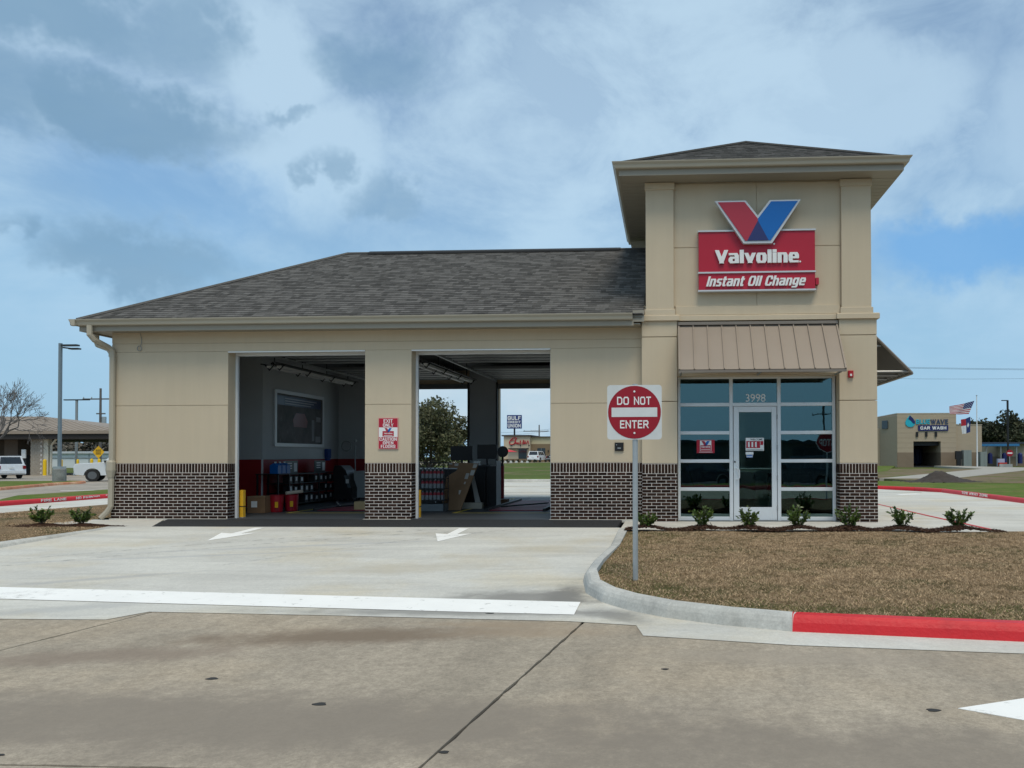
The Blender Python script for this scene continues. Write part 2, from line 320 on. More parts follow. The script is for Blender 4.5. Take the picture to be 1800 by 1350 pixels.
# ------------------------------------------------------------------ ground, roads, kerbs
def concrete(name, col, dark, tan=None, streak=(1, 1, 1), fine=.1, blotch=.25, tone_patches=None):
    m = bpy.data.materials.new(name); m.use_nodes = True; t = NT(m.node_tree); b = t.n['Principled BSDF']
    pos = t.new('ShaderNodeNewGeometry').outputs['Position']
    c = t.mix(t.ramp(t.noise(pos, .35, 6, .6, .4), .38, .68), col, dark)
    if tan: c = t.mix(t.ramp(t.noise(t.vmath('ADD', pos, (9, 3, 0)), .55, 5, .6), .45, .7), c, tan)
    sp = t.vmath('MULTIPLY', pos, streak)
    c = t.mix(1.0, c, t.mix(t.ramp(t.noise(sp, 1.6, 6, .65, .6), .3, .75), (1+blotch*.6,)*3, (1-blotch,)*3), 'MULTIPLY')
    c = t.mix(1.0, c, t.mix(t.noise(pos, 130, 3, .75), (1-fine*3.2,)*3, (1+fine*3.2,)*3), 'MULTIPLY')
    c = t.mix(1.0, c, t.mix(t.ramp(t.noise(pos, 11, 7, .75), .25, .75), (1-fine*1.4,)*3, (1+fine*1.2,)*3), 'MULTIPLY')
    c = t.mix(1.0, c, t.mix(t.ramp(t.noise(pos, 38, 4, .8), .3, .7), (1-fine*1.6,)*3, (1+fine*1.4,)*3), 'MULTIPLY')
    c = t.mix(t.ramp(t.noise(t.vmath('ADD', pos, (4, 4, 0)), 26, 3, .6), .70, .76, 0, .35), c, tuple(v*.45 for v in dark))
    for (cx, cy, sx, sy, ang, colr, a) in (tone_patches or []):      # patches of another tone with a place of their own, some worn or stained
        q = t.vmath('SUBTRACT', pos, (cx, cy, 0)); sq = t.new('ShaderNodeVectorRotate', rotation_type='Z_AXIS'); t.put(sq.inputs['Vector'], q); sq.inputs['Angle'].default_value = -ang
        d = t.vmath('LENGTH', t.vmath('MULTIPLY', sq.outputs[0], (1/sx, 1/sy, 0)))
        d = t.math('ADD', d, t.math('MULTIPLY', t.math('SUBTRACT', t.noise(pos, 3.2, 5, .7), .5), 1.3))
        c = t.mix(t.ramp(d, 1.1, .25, 0, a), c, colr)
    t.put(b.inputs['Base Color'], c); b.inputs['Roughness'].default_value = .88; b.inputs['Specular IOR Level'].default_value = .25
    bn = t.new('ShaderNodeBump'); bn.inputs['Strength'].default_value = .25; bn.inputs['Distance'].default_value = .004
    t.put(bn.inputs['Height'], t.noise(pos, 90, 3, .7)); t.put(b.inputs['Normal'], bn.outputs[0])
    MATS[name] = m; return m
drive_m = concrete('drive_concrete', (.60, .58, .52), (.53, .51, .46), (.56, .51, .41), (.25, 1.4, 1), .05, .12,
    tone_patches=[(11.05, -8.1, .32, .9, -.1, (.17, .16, .145), .85), (11.7, -9.0, .55, .28, -.75, (.2, .19, .17), .7), (10.6, -8.2, 1.3, .5, .1, (.22, .21, .19), .8), (10.2, -8.9, 2.6, .22, .02, (.25, .24, .22), .75), (6.2, -4.4, 3.2, .10, .32, (.40, .40, .40), .5), (5.2, -5.4, 3.5, .09, .28, (.40, .40, .40), .5), (5.0, -7.2, 1.5, .14, .5, (.36, .36, .36), .5), (5.8, -8.9, 1.4, .25, .5, (.38, .38, .37), .45), (8.6, -6.4, 1.5, .5, .2, (.47, .42, .33), .5)])  # leading entries darken the drive along the kerb foot
road_m = concrete('road_concrete', (.385, .325, .25), (.33, .28, .215), (.395, .325, .24), (1.3, .35, 1), .12, .14,
    tone_patches=[(9.35, -10.0, 1.9, .42, .16, (.20, .15, .105), .9), (7.6, -10.8, 1.6, .35, .2, (.24, .185, .14), .7), (11.0, -9.75, 1.2, .3, .1, (.34, .26, .18), .5), (13.2, -10.6, 1.5, .3, .0, (.33, .28, .22), .5), (10.6, -9.45, .9, .2, 0, (.33, .25, .17), .6),
          (9.6, -12.3, 5, .8, -.03, (.235, .198, .157), .85), (13.5, -12.8, 3, .7, -.05, (.235, .198, .157), .7)])
old_m = concrete('lot_concrete', (.37, .32, .26), (.30, .265, .22), None, (1, 1, 1), .06, .2)
side_m = concrete('sidewalk_concrete', (.58, .55, .49), (.52, .495, .44), None, (1, 1, 1), .05, .1)
kerb_m = concrete('kerb_concrete', (.52, .51, .47), (.43, .42, .38), None, (1, 1, 1), .07, .2)
redk = M('red_kerb_paint', (.58, .016, .022), .5, .12, 4, .3, 30, col2=(.38, .014, .02), c2=(.56, .74), c2scale=1.3)
redk2 = M('faded_red_kerb_paint', (.50, .20, .10), .7, .3, 2, col2=(.62, .38, .22), c2scale=.8)
pavedark = M('sealed_black_asphalt', (.022, .023, .025), .75, .3, 12, .4, 120)
wpaint = M('road_white_paint', (.90, .88, .83), .7, .06, 2, col2=(.60, .585, .54), c2=(.60, .70), c2scale=9)
rpaint = M('road_red_paint', (.52, .03, .035), .7, .1, 5)
grassm = M('field_grass', (.085, .115, .025), .95, .35, 2.5, .8, 8, col2=(.17, .135, .075), c2=(.5, .66), c2scale=.12, spec=.1)
dirtm = M('bare_dirt', (.19, .14, .09), .95, .3, 3, .8, 12, col2=(.12, .125, .04), c2=(.45, .6), c2scale=.35, spec=.1)
greenm = M('green_grass', (.095, .14, .022), .95, .3, 3, .8, 15, col2=(.14, .15, .04), c2scale=.6, spec=.1)
brownm = M('lawn_soil', (.20, .14, .08), .95, .25, 4, .8, 30, col2=(.085, .075, .03), c2scale=.9, spec=.1)
mulchm = M('mulch', (.045, .022, .013), .95, .4, 30, .9, 60, spec=.1)
def sstep(a, b, x): t = np.clip((x-a)/(b-a), 0, 1); return t*t*(3-2*t)
def gz(x, y):
    x = np.asarray(x, float); y = np.asarray(y, float)
    return -.42+.20*sstep(-4, 8, y)*sstep(-11.9, -11.2, x)+.07*sstep(-13, -12, -x*0+y*0-12)*0+.62*sstep(45, 112, y)*sstep(-30, -15, x)*sstep(40, 20, x)+.10*sstep(30, 80, y)*sstep(20, 40, x)+.08*sstep(5, 25, y)*(1-sstep(-11.9, -11.2, x))
def gridmesh(xs, ys):
    X, Y = np.meshgrid(xs, ys); n, m = len(ys), len(xs)
    I = np.arange(n*m).reshape(n, m); F = np.stack([I[:-1, :-1], I[:-1, 1:], I[1:, 1:], I[1:, :-1]], -1).reshape(-1, 4)
    return X.ravel(), Y.ravel(), F
xs = np.concatenate([[-3000, -1200, -500, -250], np.arange(-130, -14, 4.), np.arange(-14, 30, 1.), np.arange(30, 130, 4.), [250, 500, 1200, 3000]])
ys = np.concatenate([[-3000, -1000, -400, -200, -100, -60], np.arange(-40, 40, 1.), np.arange(40, 160, 4.), [200, 300, 500, 1000, 3000]])
X, Y, F = gridmesh(xs, ys); Z = gz(X, Y)+RNG.normal(0, .012, X.shape)*(np.abs(X) < 120)
tag(link('ground', npmesh('ground', np.stack([X, Y, Z], 1), F, grassm)), kind='structure')
def sheet(name, pts, z, mat, th=.12, zf=None, parent=None, kind='structure'):
    mb = MB(); top = [(x, y, zf(x, y) if zf else z) for x, y in pts]; mb.prism([(x, y, q-th) for x, y, q in top], (0, 0, th))
    n = len(pts)
    for i, (x, y, q) in enumerate(top): mb.v[n+i] = (x, y, q)
    o = mb.build(name, mat, parent)
    if parent is None: tag(o, kind=kind)
    return o
def dz(y): return -.25*min(1, max(0, (-y-1.9)/7.0))
def grid_sheet(name, x0, x1, y0, y1, nx, ny, zfun, mat, inside=None, kind='structure'):
    X, Y, F = gridmesh(np.linspace(x0, x1, nx), np.linspace(y0, y1, ny))
    if inside is not None:
        cx = X[F].mean(1); cy = Y[F].mean(1); F = F[inside(cx, cy)]
    me = npmesh(name, np.stack([X, Y, zfun(X, Y)], 1), F, mat); o = link(name, me)
    for p in me.polygons: p.use_smooth = True
    return tag(o, kind=kind)
# road: separate concrete slabs with sealed joints
rb = sheet('road', [(-60, -60), (120, -60), (120, -7.5), (11.3, -7.5), (11.3, -9.0), (-60, -9.0)], -.268, M('joint_sealant', (.03, .028, .026), .9, .2), .1)
def jx(k, y): return 11.39+k*4.6-.128*(-9.4-y)
rows = [(-13.02, -9.30), (-17.4, -13.04), (-21.8, -17.42)]
for ri, (ya, yb) in enumerate(rows):
    for k in range(-4, 8):
        a, b_ = k, k+1; g_ = .012
        pts = [(jx(a, ya)+g_, ya), (jx(b_, ya)-g_, ya), (jx(b_, yb)-g_, yb), (jx(a, yb)+g_, yb)]
        if ri == 0: pts = [(jx(a, ya)+g_, ya), (jx(b_, ya)-g_, ya), (jx(b_, -9.0)-g_, -9.0), (jx(a, -9.0)+g_, -9.0)]
        pp = []
        for (qa, qb) in zip(pts, pts[1:]+pts[:1]):
            for s_ in np.linspace(0, 1, 34)[:-1]: pp.append((qa[0]+(qb[0]-qa[0])*s_+(random.gauss(0, .0035) if abs(qa[0]-qb[0]) < 1 else 0), qa[1]+(qb[1]-qa[1])*s_+(random.gauss(0, .003) if abs(qa[0]-qb[0]) > 1 else 0)))
        sheet('concrete_slab', pp, -.25, road_m, .03, parent=rb)
# light concrete driveway and gutter apron laid over the road edge
apron = [(-4, -9.5), (6.64, -9.41), (6.81, -9.0), (8.9, -9.12), (11.25, -9.3), (11.92, -9.46), (12.0, -9.89), (13.3, -10.2), (15.1, -10.41), (22, -11.2), (40, -13.2), (40, -9), (13, -8.6), (11.6, -7.0), (11.3, -1.9), (1.2, -1.9), (1.3, -5.5), (.2, -7.0), (-4, -7.6)]
dv = MB(); N = 24
def clipx(y, poly):
    c = []
    for i in range(len(poly)):
        (xa, ya), (xb, yb) = poly[i], poly[(i+1) % len(poly)]
        if (ya <= y < yb) or (yb <= y < ya): c.append(xa+(y-ya)/(yb-ya)*(xb-xa))
    return sorted(c)
bmd = bmesh.new(); f_ = bmd.faces.new([bmd.verts.new((x, y, 0)) for x, y in apron]); f_.normal_update(); bmesh.ops.triangulate(bmd, faces=[f_])
for yy in np.linspace(-8.8, -2.2, 14):
    bmesh.ops.bisect_plane(bmd, geom=bmd.verts[:]+bmd.edges[:]+bmd.faces[:], plane_co=(0, yy, 0), plane_no=(0, 1, 0))
for v_ in bmd.verts: v_.co.z = max(dz(v_.co.y), -.25)+.005
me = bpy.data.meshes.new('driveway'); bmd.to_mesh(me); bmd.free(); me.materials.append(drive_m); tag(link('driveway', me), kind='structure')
tag(MB().prism([(2.1, -1.93, -.07), (11.24, -1.93, -.07), (11.24, -.0, -.07), (1.2, -.0, -.07)], (0, 0, .074)).build('asphalt_strip', pavedark), kind='structure')
sheet('sidewalk', [(11.31, -2.3), (17.2, -2.3), (17.2, 9.3), (16.0, 9.3), (16.0, .6), (11.31, .6)], -.03, side_m)
sw = sheet('sidewalk', [(-.75, -1.12), (1.2, -1.45), (1.62, -1.9), (2.06, -1.9), (1.1, .0), (-.5, .0)], -.012, side_m)
for x in (13.1, 14.95): tag(B(x, x+.012, -2.2, -.25, -.031, -.0265).build('sidewalk_joint', M('joint_sealant', (.03, .028, .026))), kind='structure')
# side and rear drives
rear = [(17.15, -2.35), (26, -2.35), (26, 4.0), (22.72, 7.0), (22.72, 14.2), (21.1, 17.2), (17.5, 22), (10, 27.3), (-8.1, 27.3), (-8.1, 3.0), (-8.4, -6), (-10.0, -30), (-4.6, -30), (-4.4, -4), (-4.6, 6.5), (-1.5, 9.2), (17.15, 9.2)]
bmd = bmesh.new(); f_ = bmd.faces.new([bmd.verts.new((x, y, 0)) for x, y in rear]); f_.normal_update(); bmesh.ops.triangulate(bmd, faces=[f_])

for v_ in bmd.verts: v_.co.z = -.055 if v_.co.x > -3 else -.12
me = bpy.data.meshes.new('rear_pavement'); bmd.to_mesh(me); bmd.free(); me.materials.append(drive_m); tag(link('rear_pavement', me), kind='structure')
for yy in (14.2, 20.5): tag(B(-8, 22 if yy < 16 else 18, yy, yy+.02, -.06, -.050).build('pavement_joint', M('joint_sealant', (.03, .028, .026))), kind='structure')
tag(MB().prism([(18.38, 8, -.052), (18.32, 8, -.052), (18.30, 2, -.052), (18.36, -2.34, -.052), (18.46, -2.34, -.052), (18.39, 2, -.052)], (0, 0, .004)).build('red_lane_line', rpaint), kind='structure')
tag(MB().prism([(20.6, 12.2, -.052), (21.5, 12.6, -.052), (21.4, 13.0, -.052), (20.5, 12.5, -.052)], (0, 0, .004)).build('painted_mark', wpaint), kind='structure')
# kerbs
def kerb(path, h, wd, mats, label, zf, split=None, name='kerb', cat='kerb', face=.04):
    """kerb swept along the gutter line (path), lawn on its left-hand side"""
    P = [Vector((x, y)) for x, y in path]; Q = []
    for i in range(len(P)-1):
        L = (P[i+1]-P[i]).length; k = max(1, int(L/.35))
        for j in range(k): Q.append(P[i].lerp(P[i+1], j/k))
    Q.append(P[-1]); root = thing(name, label, cat, (P[0].x, P[0].y, zf(P[0].x, P[0].y)))
    prof = [(0, -.08), (0, 0), (face*.5, h*.55), (face, h-.03), (face+.03, h-.004), (wd, h), (wd, -.08)]
    def seg(Q2, mat, nm):
        vs = []; n = len(prof)
        for i, p in enumerate(Q2):
            t_ = (Q2[min(i+1, len(Q2)-1)]-Q2[max(i-1, 0)]).normalized(); nl = Vector((-t_.y, t_.x)); z = zf(p.x, p.y)
            hh = h if not callable(split) else split(p.x, p.y)
            for a, b_ in prof: vs.append((p.x+nl.x*a, p.y+nl.y*a, z+(b_*(hh/h) if b_ > 0 else b_)))
        fs = [(i*n+k, i*n+(k+1) % n, (i+1)*n+(k+1) % n, (i+1)*n+k) for i in range(len(Q2)-1) for k in range(n)]
        fs += [tuple(range(n)), tuple(range((len(Q2)-1)*n, len(Q2)*n))]
        return MB().add(vs, fs).build(nm, mat, root)
    return Q, seg, root
kp = [(11.30, -1.95), (11.30, -4.5), (11.18, -6.3), (11.17, -7.2), (11.28, -7.92), (11.5, -8.38), (11.78, -8.72), (12.2, -9.1), (12.75, -9.43), (13.36, -9.68), (15.29, -10.0), (19, -10.5), (28, -11.8), (40, -13.5)]
def kz(x, y): return dz(y)+.004
def kh(x, y): return .004+.148*min(1, max(0, (-y-2.0)/5.2))
Q, seg, kr = kerb(kp, .15, .17, None, 'light grey concrete kerb curving round the brown lawn, painted red beyond the sign', kz, kh)
cut = [i for i, q in enumerate(Q) if q.x >= 13.35 and q.y < -9.6][0]
jn = [0, 9, 15, cut]
for a, b_ in zip(jn[:-1], jn[1:]): seg(Q[a:b_+1], kerb_m, 'kerb_section')
for a in range(cut, len(Q)-1, 12): seg(Q[a:min(a+12, len(Q)-1)+1], redk, 'painted_kerb_section')
# right-hand lawn
KPoly = [(q.x, q.y) for q in Q]
def inpoly(px, py, poly):
    r_ = np.zeros(px.shape, bool); n = len(poly); j = n-1
    for i in range(n):
        xi, yi = poly[i]; xj, yj = poly[j]
        c = ((yi > py) != (yj > py)) & (px < (xj-xi)*(py-yi)/((yj-yi) if yj != yi else 1e-9)+xi); r_ ^= c; j = i
    return r_
off = []
for i, q in enumerate(Q):
    t_ = (Q[min(i+1, len(Q)-1)]-Q[max(i-1, 0)]).normalized(); off.append((q.x-t_.y*.15, q.y+t_.x*.15))
lawnpoly = off+[(40, -2.3), (11.45, -2.3)]
def lz(x, y): return -.105*np.clip((-np.asarray(y)-2.0)/6.8, 0, 1.05)-.012+.012*np.sin(np.asarray(x)*2.1)*np.sin(np.asarray(y)*1.7)
lb = MB(); n_ = len(lawnpoly)
bmd = bmesh.new(); f_ = bmd.faces.new([bmd.verts.new((x, y, 0)) for x, y in lawnpoly]); f_.normal_update(); bmesh.ops.triangulate(bmd, faces=[f_])
for yy in np.linspace(-11, -2.5, 30): bmesh.ops.bisect_plane(bmd, geom=bmd.verts[:]+bmd.edges[:]+bmd.faces[:], plane_co=(0, yy, 0), plane_no=(0, 1, 0))
for xx in np.linspace(11.6, 26, 44): bmesh.ops.bisect_plane(bmd, geom=bmd.verts[:]+bmd.edges[:]+bmd.faces[:], plane_co=(xx, 0, 0), plane_no=(1, 0, 0))
for v_ in bmd.verts: v_.co.z = float(lz(v_.co.x, v_.co.y))
me = bpy.data.meshes.new('lawn'); bmd.to_mesh(me); bmd.free(); me.materials.append(brownm); tag(link('lawn', me), kind='structure')
# left-hand lawn and its kerb
LP = [(-4.4, 2.0), (-4.4, -3.5), (-3.5, -6.5), (-1.2, -6.9), (.6, -6.2), (1.25, -5.2), (1.25, -1.95), (.2, -1.3), (-.55, .02), (-.5, 3.0), (-.3, 9), (-1.6, 9.0), (-4.2, 6.2)]
bmd = bmesh.new(); f_ = bmd.faces.new([bmd.verts.new((x, y, 0)) for x, y in LP]); f_.normal_update(); bmesh.ops.triangulate(bmd, faces=[f_])
for yy in np.linspace(-6, 8, 30): bmesh.ops.bisect_plane(bmd, geom=bmd.verts[:]+bmd.edges[:]+bmd.faces[:], plane_co=(0, yy, 0), plane_no=(0, 1, 0))
for v_ in bmd.verts: v_.co.z = float(lz(v_.co.x, min(v_.co.y, -1.5)))-.006
me = bpy.data.meshes.new('lawn'); bmd.to_mesh(me); bmd.free(); me.materials.append(brownm); tag(link('lawn', me), kind='structure')
Q2, seg2, kr2 = kerb([(-2.5, -7.15), (-.9, -7.1), (.7, -6.4), (1.42, -5.3), (1.45, -3.5), (1.45, -1.95)], .15, .17, None, 'light grey kerb along the brown lawn beside the two bays', kz, kh)
seg2(Q2, kerb_m, 'kerb_section')
# grass blades (dormant lawn)
bladem = M('dormant_grass', (.47, .335, .205), .9, .2, 2.2, rnd=.45, col2=(.20, .14, .075), c2=(.48, .68), c2scale=5.5, spec=.15)
greenblade = M('green_grass_blade', (.10, .125, .03), .9, .25, 3, rnd=.4, spec=.15)
def blades(name, px, py, pz, hmin, hmax, wid, mat, lean=.75):
    n = len(px); a = RNG.uniform(0, 2*np.pi, n); h = RNG.uniform(hmin, hmax, n); dx = np.cos(a)*wid; dy = np.sin(a)*wid; la = RNG.uniform(0, 2*np.pi, n); ll = h*RNG.uniform(.1, lean*1.6, n)
    V = np.empty((n, 3, 3)); V[:, 0] = np.stack([px-dx, py-dy, pz], 1); V[:, 1] = np.stack([px+dx, py+dy, pz], 1); V[:, 2] = np.stack([px+np.cos(la)*ll, py+np.sin(la)*ll, pz+h*.8], 1)
    return npmesh(name, V.reshape(-1, 3), np.arange(n*3).reshape(n, 3), mat)
n = 380000; u = RNG.uniform(0, 1, n); py = -2.45-8.6*u**1.0; px = RNG.uniform(11.2, 20.5, n)
cl = np.sin(px*7.3+2*np.sin(py*3.1))*np.sin(py*8.9+2*np.sin(px*2.7))
ok = inpoly(px, py, lawnpoly) & (RNG.uniform(0, 1, n) < .78+.3*cl); px, py = px[ok], py[ok]
# greener fringe near the kerb, patchy
dk = np.full(px.shape, 9.0)
for q in off[::3]: dk = np.minimum(dk, np.hypot(px-q[0], py-q[1]))
pn = np.sin(px*1.9+py*.7)*np.sin(py*2.3-px*.8)+RNG.normal(0, .5, px.shape)
gm = (dk < .75+.35*pn) & (RNG.uniform(0, 1, px.shape) < .42)
tag(link('lawn_grass', blades('lawn_grass', px[~gm], py[~gm], lz(px[~gm], py[~gm])-.004, .015, .04, .0045, bladem, 1.3)), 'dry straw brown lawn grass between the kerb and the shrub bed', 'grass', kind='stuff')
tag(link('lawn_grass', blades('lawn_fringe_grass', px[gm], py[gm], lz(px[gm], py[gm])-.004, .012, .03, .0045, greenblade, 1.2)), 'thin green grass fringe along the curved kerb', 'grass', kind='stuff')
n = 50000; px = RNG.uniform(-4.4, 1.25, n); py = RNG.uniform(-6.9, 4, n); ok = inpoly(px, py, LP); px, py = px[ok], py[ok]
tag(link('lawn_grass', blades('left_lawn_grass', px, py, lz(px, np.minimum(py, -1.5))-.01, .015, .04, .006, bladem, 1.3)), 'dry brown lawn grass beside the downspout corner', 'grass', kind='stuff')
# mulch bed with mounds
SHR = [(11.82, -2.25), (12.87, -2.22), (13.71, -2.22), (14.62, -2.2), (15.56, -2.18), (16.5, -2.16), (17.54, -2.16)]
def mulch_z(x, y):
    z = -.015+.02*np.cos((y+2.3)/.32*1.4)
    for sx, sy in SHR: z = z+.085*np.exp(-((x-sx)**2/.10+(y-sy)**2/.07))
    return z+RNG.normal(0, .006, x.shape)
def mulch_in(cx, cy):
    e = -2.02+.05*np.sin(cx*5.1)
    for sx, sy in SHR: e = e+.10*np.exp(-((cx-sx)**2/.10))
    return (cy < e) & (cy > -2.47+.04*np.sin(cx*4.3+1))
grid_sheet('mulch_bed', 11.42, 18.3, -2.8, -1.8, 230, 36, mulch_z, mulchm, mulch_in)
LSH = [(-.48, -1.52), (.36, -1.5)]
def mulch2(x, y):
    z = np.full(x.shape, -.018)
    for sx, sy in LSH: z = z+.05*np.exp(-((x-sx)**2/.1+(y-sy)**2/.06))
    return z+RNG.normal(0, .005, x.shape)
grid_sheet('mulch_bed', -1.25, 1.45, -2.05, -1.2, 90, 28, mulch2, mulchm, lambda cx, cy: (cy < -1.25+.05*np.sin(cx*5)-.15*(cx > .3)*(cx-.3)) & (cy > -1.8+.06*np.sin(cx*4)+.1*(cx+1.6)*0))
# loose mulch chips and litter
n = 9000; px = RNG.uniform(11.45, 18.2, n); py = RNG.uniform(-2.66, -1.95, n); ok = mulch_in(px, py+RNG.normal(0, .03, n)); px, py = px[ok], py[ok]; pz = mulch_z(px, py)
tag(link('mulch_chips', blades('mulch_chips', px, py, pz, .008, .03, .014, M('mulch_chip', (.085, .045, .028), .9, .3, 20, rnd=.5), 3.0)), 'loose dark mulch chips round the shrubs', 'mulch', kind='stuff')
# faint tyre scuffs
scm = bpy.data.materials.new('tyre_scuff'); scm.use_nodes = True; t = NT(scm.node_tree); pb = t.n['Principled BSDF']; pb.inputs['Base Color'].default_value = (.06, .06, .06, 1); pb.inputs['Roughness'].default_value = .9
pos = t.new('ShaderNodeNewGeometry').outputs['Position']; t.put(pb.inputs['Alpha'], t.ramp(t.noise(pos, 9, 4, .7), .40, .75, 0, .34))
for k in range(13):
    cx_, cy_, r0 = 7.4+.03*k, -11.5, 4.0+.055*k; A0, A1 = 2.15+.02*(k % 3), 2.62+.03*(k % 4); tm = MB(); P0 = None
    for a in np.linspace(A0, A1, 12):
        q = [(cx_+(r0+e)*math.cos(a), cy_+(r0+e)*math.sin(a)) for e in (0, .018)]; q = [(x, y, max(dz(y), -.25)+.0135) for x, y in q]
        if P0: tm.quad(P0[0], P0[1], q[1], q[0])
        P0 = q
    tag(tm.build('tyre_mark', scm), kind='structure')
for k, (xa, ya, xb, yb) in enumerate(((2.6, -5.9, 7.9, -2.3), (2.9, -6.4, 8.3, -2.6), (6.0, -6.2, 9.5, -2.1))):
    tm = MB(); P0 = None
    for s_ in np.linspace(0, 1, 16):
        x, y = xa+(xb-xa)*s_, ya+(yb-ya)*s_+.35*math.sin(s_*3.1); q = [(x, y-.06, dz(y-.06)+.0135), (x, y+.06, dz(y+.06)+.0135)]
        if P0: tm.quad(P0[0], q[0], q[1], P0[1])
        P0 = q
    tag(tm.build('tyre_mark', scm), kind='structure')
# painted bar and arrows on the drive
def flat(pts, name, mat, lift=.004):
    mb = MB(); top = [(x, y, max(dz(y), -.25)+.005+lift) for x, y in pts]; mb.prism([(x, y, z-.003) for x, y, z in top], (0, 0, .003)); return tag(mb.build(name, mat), kind='structure')
# the bar is cut into strips so that it follows the sloping drive
bar = MB()
for i in range(24):
    xa, xb = -4+15.27*i/24, -4+15.27*(i+1)/24
    fy = lambda x: -7.26-.0876*(x+2.0)-.0
    pa = [(xa, -7.80-.0838*(xa-4.12)), (xb, -7.80-.0838*(xb-4.12))]
    bar.quad((pa[0][0], pa[0][1]-.6, dz(pa[0][1]-.6)+.011), (pa[1][0], pa[1][1]-.6, dz(pa[1][1]-.6)+.011), (pa[1][0], pa[1][1], dz(pa[1][1])+.011), (pa[0][0], pa[0][1], dz(pa[0][1])+.011))
tag(bar.build('stop_bar', wpaint), kind='structure')
def arrow(pts, name='painted_arrow'): return flat(pts, name, wpaint, .006)
ar = lambda cx, cy: [(cx, cy-1.62), (cx-.33, cy-.62), (cx-.09, cy-.72), (cx-.09, cy+.12), (cx+.09, cy+.12), (cx+.09, cy-.72), (cx+.33, cy-.62)]
arrow(ar(4.36, -2.2)); arrow(ar(8.35, -2.2))
tag(MB().prism([(14.07, -11.86, -.249), (14.7, -12.28, -.249), (14.7, -12.03, -.249), (16.2, -12.03, -.249), (16.2, -11.72, -.249), (14.75, -11.72, -.249), (14.75, -11.55, -.249)], (0, 0, .004)).build('painted_arrow', wpaint), kind='structure')
gum = M('dark_spot', (.035, .033, .03), .8, .2)
for x, y, r_ in ((9.95, -11.95, .032), (11.0, -12.75, .02), (8.6, -12.9, .015), (13.9, -11.9, .03), (10.4, -8.95, .03), (9.3, -13.4, .03), (12.2, -11.0, .02), (8.9, -11.4, .03)):
    pts = [(x+r_*(1.4+.4*math.sin(3*a+x))*math.cos(a), y+r_*math.sin(a), -.2495 if y < -9.3 else -.243) for a in np.linspace(0, 2*math.pi, 13)[:-1]]
    tag(MB().prism(pts, (0, 0, .003)).build('road_spot', gum), kind='structure')
# right red kerb, left red kerb with grass strip, left lot
Q3, seg3, kr3 = kerb([(26, 4.0), (22.72, 7.0), (22.72, 10), (22.72, 14.2), (22.2, 15.8), (21.1, 17.2), (17.5, 22), (10, 27.3), (-8.1, 27.3)][::-1], .14, .17, None, 'bright red kerb sweeping past the pale side drive before the car wash', lambda x, y: -.055)
c3 = [i for i, q in enumerate(Q3) if q.x > 16.5][0]; seg3(Q3[:c3+1], kerb_m, 'kerb_section'); seg3(Q3[c3:], redk, 'painted_kerb_section')
me_ = lettering('TOW AWAY ZONE', 9.6, 11.9, .02, .11, 22.68, .004, .2, plane='-X')[0]
me_.v = [(x, 21.5-y, z-.02) for x, y, z in me_.v]; me_.build('kerb_lettering', lwhite, kr3)
sheet('verge', [(26.2, 4.1), (60, 4), (60, 22), (24, 24), (10, 30.5), (-8, 30.5), (-8, 27.5), (10, 27.5), (17.7, 22.15), (21.3, 17.4), (22.45, 15.9), (22.93, 14.2), (22.93, 7.1)], .07, greenm, .3)
sheet('bare_ground', [(60, 23.5), (26, 20.5), (25, 23), (22.5, 40), (30, 62), (90, 60), (90, 30)], .085, dirtm, .3)
Q4, seg4, kr4 = kerb([(-8.3, -20), (-8.3, 6), (-8.25, 11), (-8.2, 27.3)], .15, .17, None, 'red kerb with white fire lane lettering across the left drive', lambda x, y: -.13)
me_ = None
seg4(Q4, redk, 'painted_kerb_section')
for tx, a, b_ in (('FIRE LANE', 8.0, 9.1), ('NO PARKING', 9.55, 10.7), ('TOW AWAY ZONE', 11.0, 12.6)):
    lm = lettering(tx, a, b_, -.09, .0, -8.278, .004, .2, plane='+X')[0]; lm.build('kerb_lettering', lwhite, kr4)
tag(MB().prism([(-8.45, -20, -.4), (-8.45, 27.3, -.4), (-11.6, 27.3, -.4), (-11.5, 15, -.4), (-11.2, 10.5, -.4), (-9.4, 7.6, -.4), (-8.8, -20, -.4)], (0, 0, .405)).build('verge', greenm), kind='structure')
sheet('parking_lot', [(-8.9, -30), (-8.9, 7.0), (-9.5, 7.9), (-11.3, 10.6), (-11.65, 15), (-11.8, 45), (-20, 60), (-70, 62), (-70, 30), (-26, 19), (-20, 8), (-20, -30)], -.27, old_m, .3)
for x, y in ((-14.3, 12.8), (-15.6, 16.3), (-17.6, 20.6)):
    tag(MB().prism([(x, y, -.268), (x+2.0, y+.55, -.268), (x+1.97, y+.68, -.268), (x-.03, y+.13, -.268)], (0, 0, .006)).build('parking_line', wpaint), kind='structure')
Q5, seg5, kr5 = kerb([(-19.8, 17.5), (-20.9, 20.8), (-22.4, 24.6), (-23.8, 28.4), (-24.0, 30.4), (-24.6, 31.6), (-26.2, 32.4)], .15, .17, None, 'faded orange red kerb round the lamp island', lambda x, y: -.265)
me5 = seg5(Q5, redk2, 'painted_kerb_section')
tag(MB().prism([(-20, 17.4, -.5), (-21.05, 20.9, -.5), (-22.55, 24.6, -.5), (-23.95, 28.4, -.5), (-24.15, 30.4, -.5), (-24.8, 31.5, -.5), (-26.3, 32.2, -.5), (-30, 31.6, -.5), (-40, 27, -.5), (-40, 17, -.5)][::-1], (0, 0, .37)).build('verge', greenm), kind='structure')
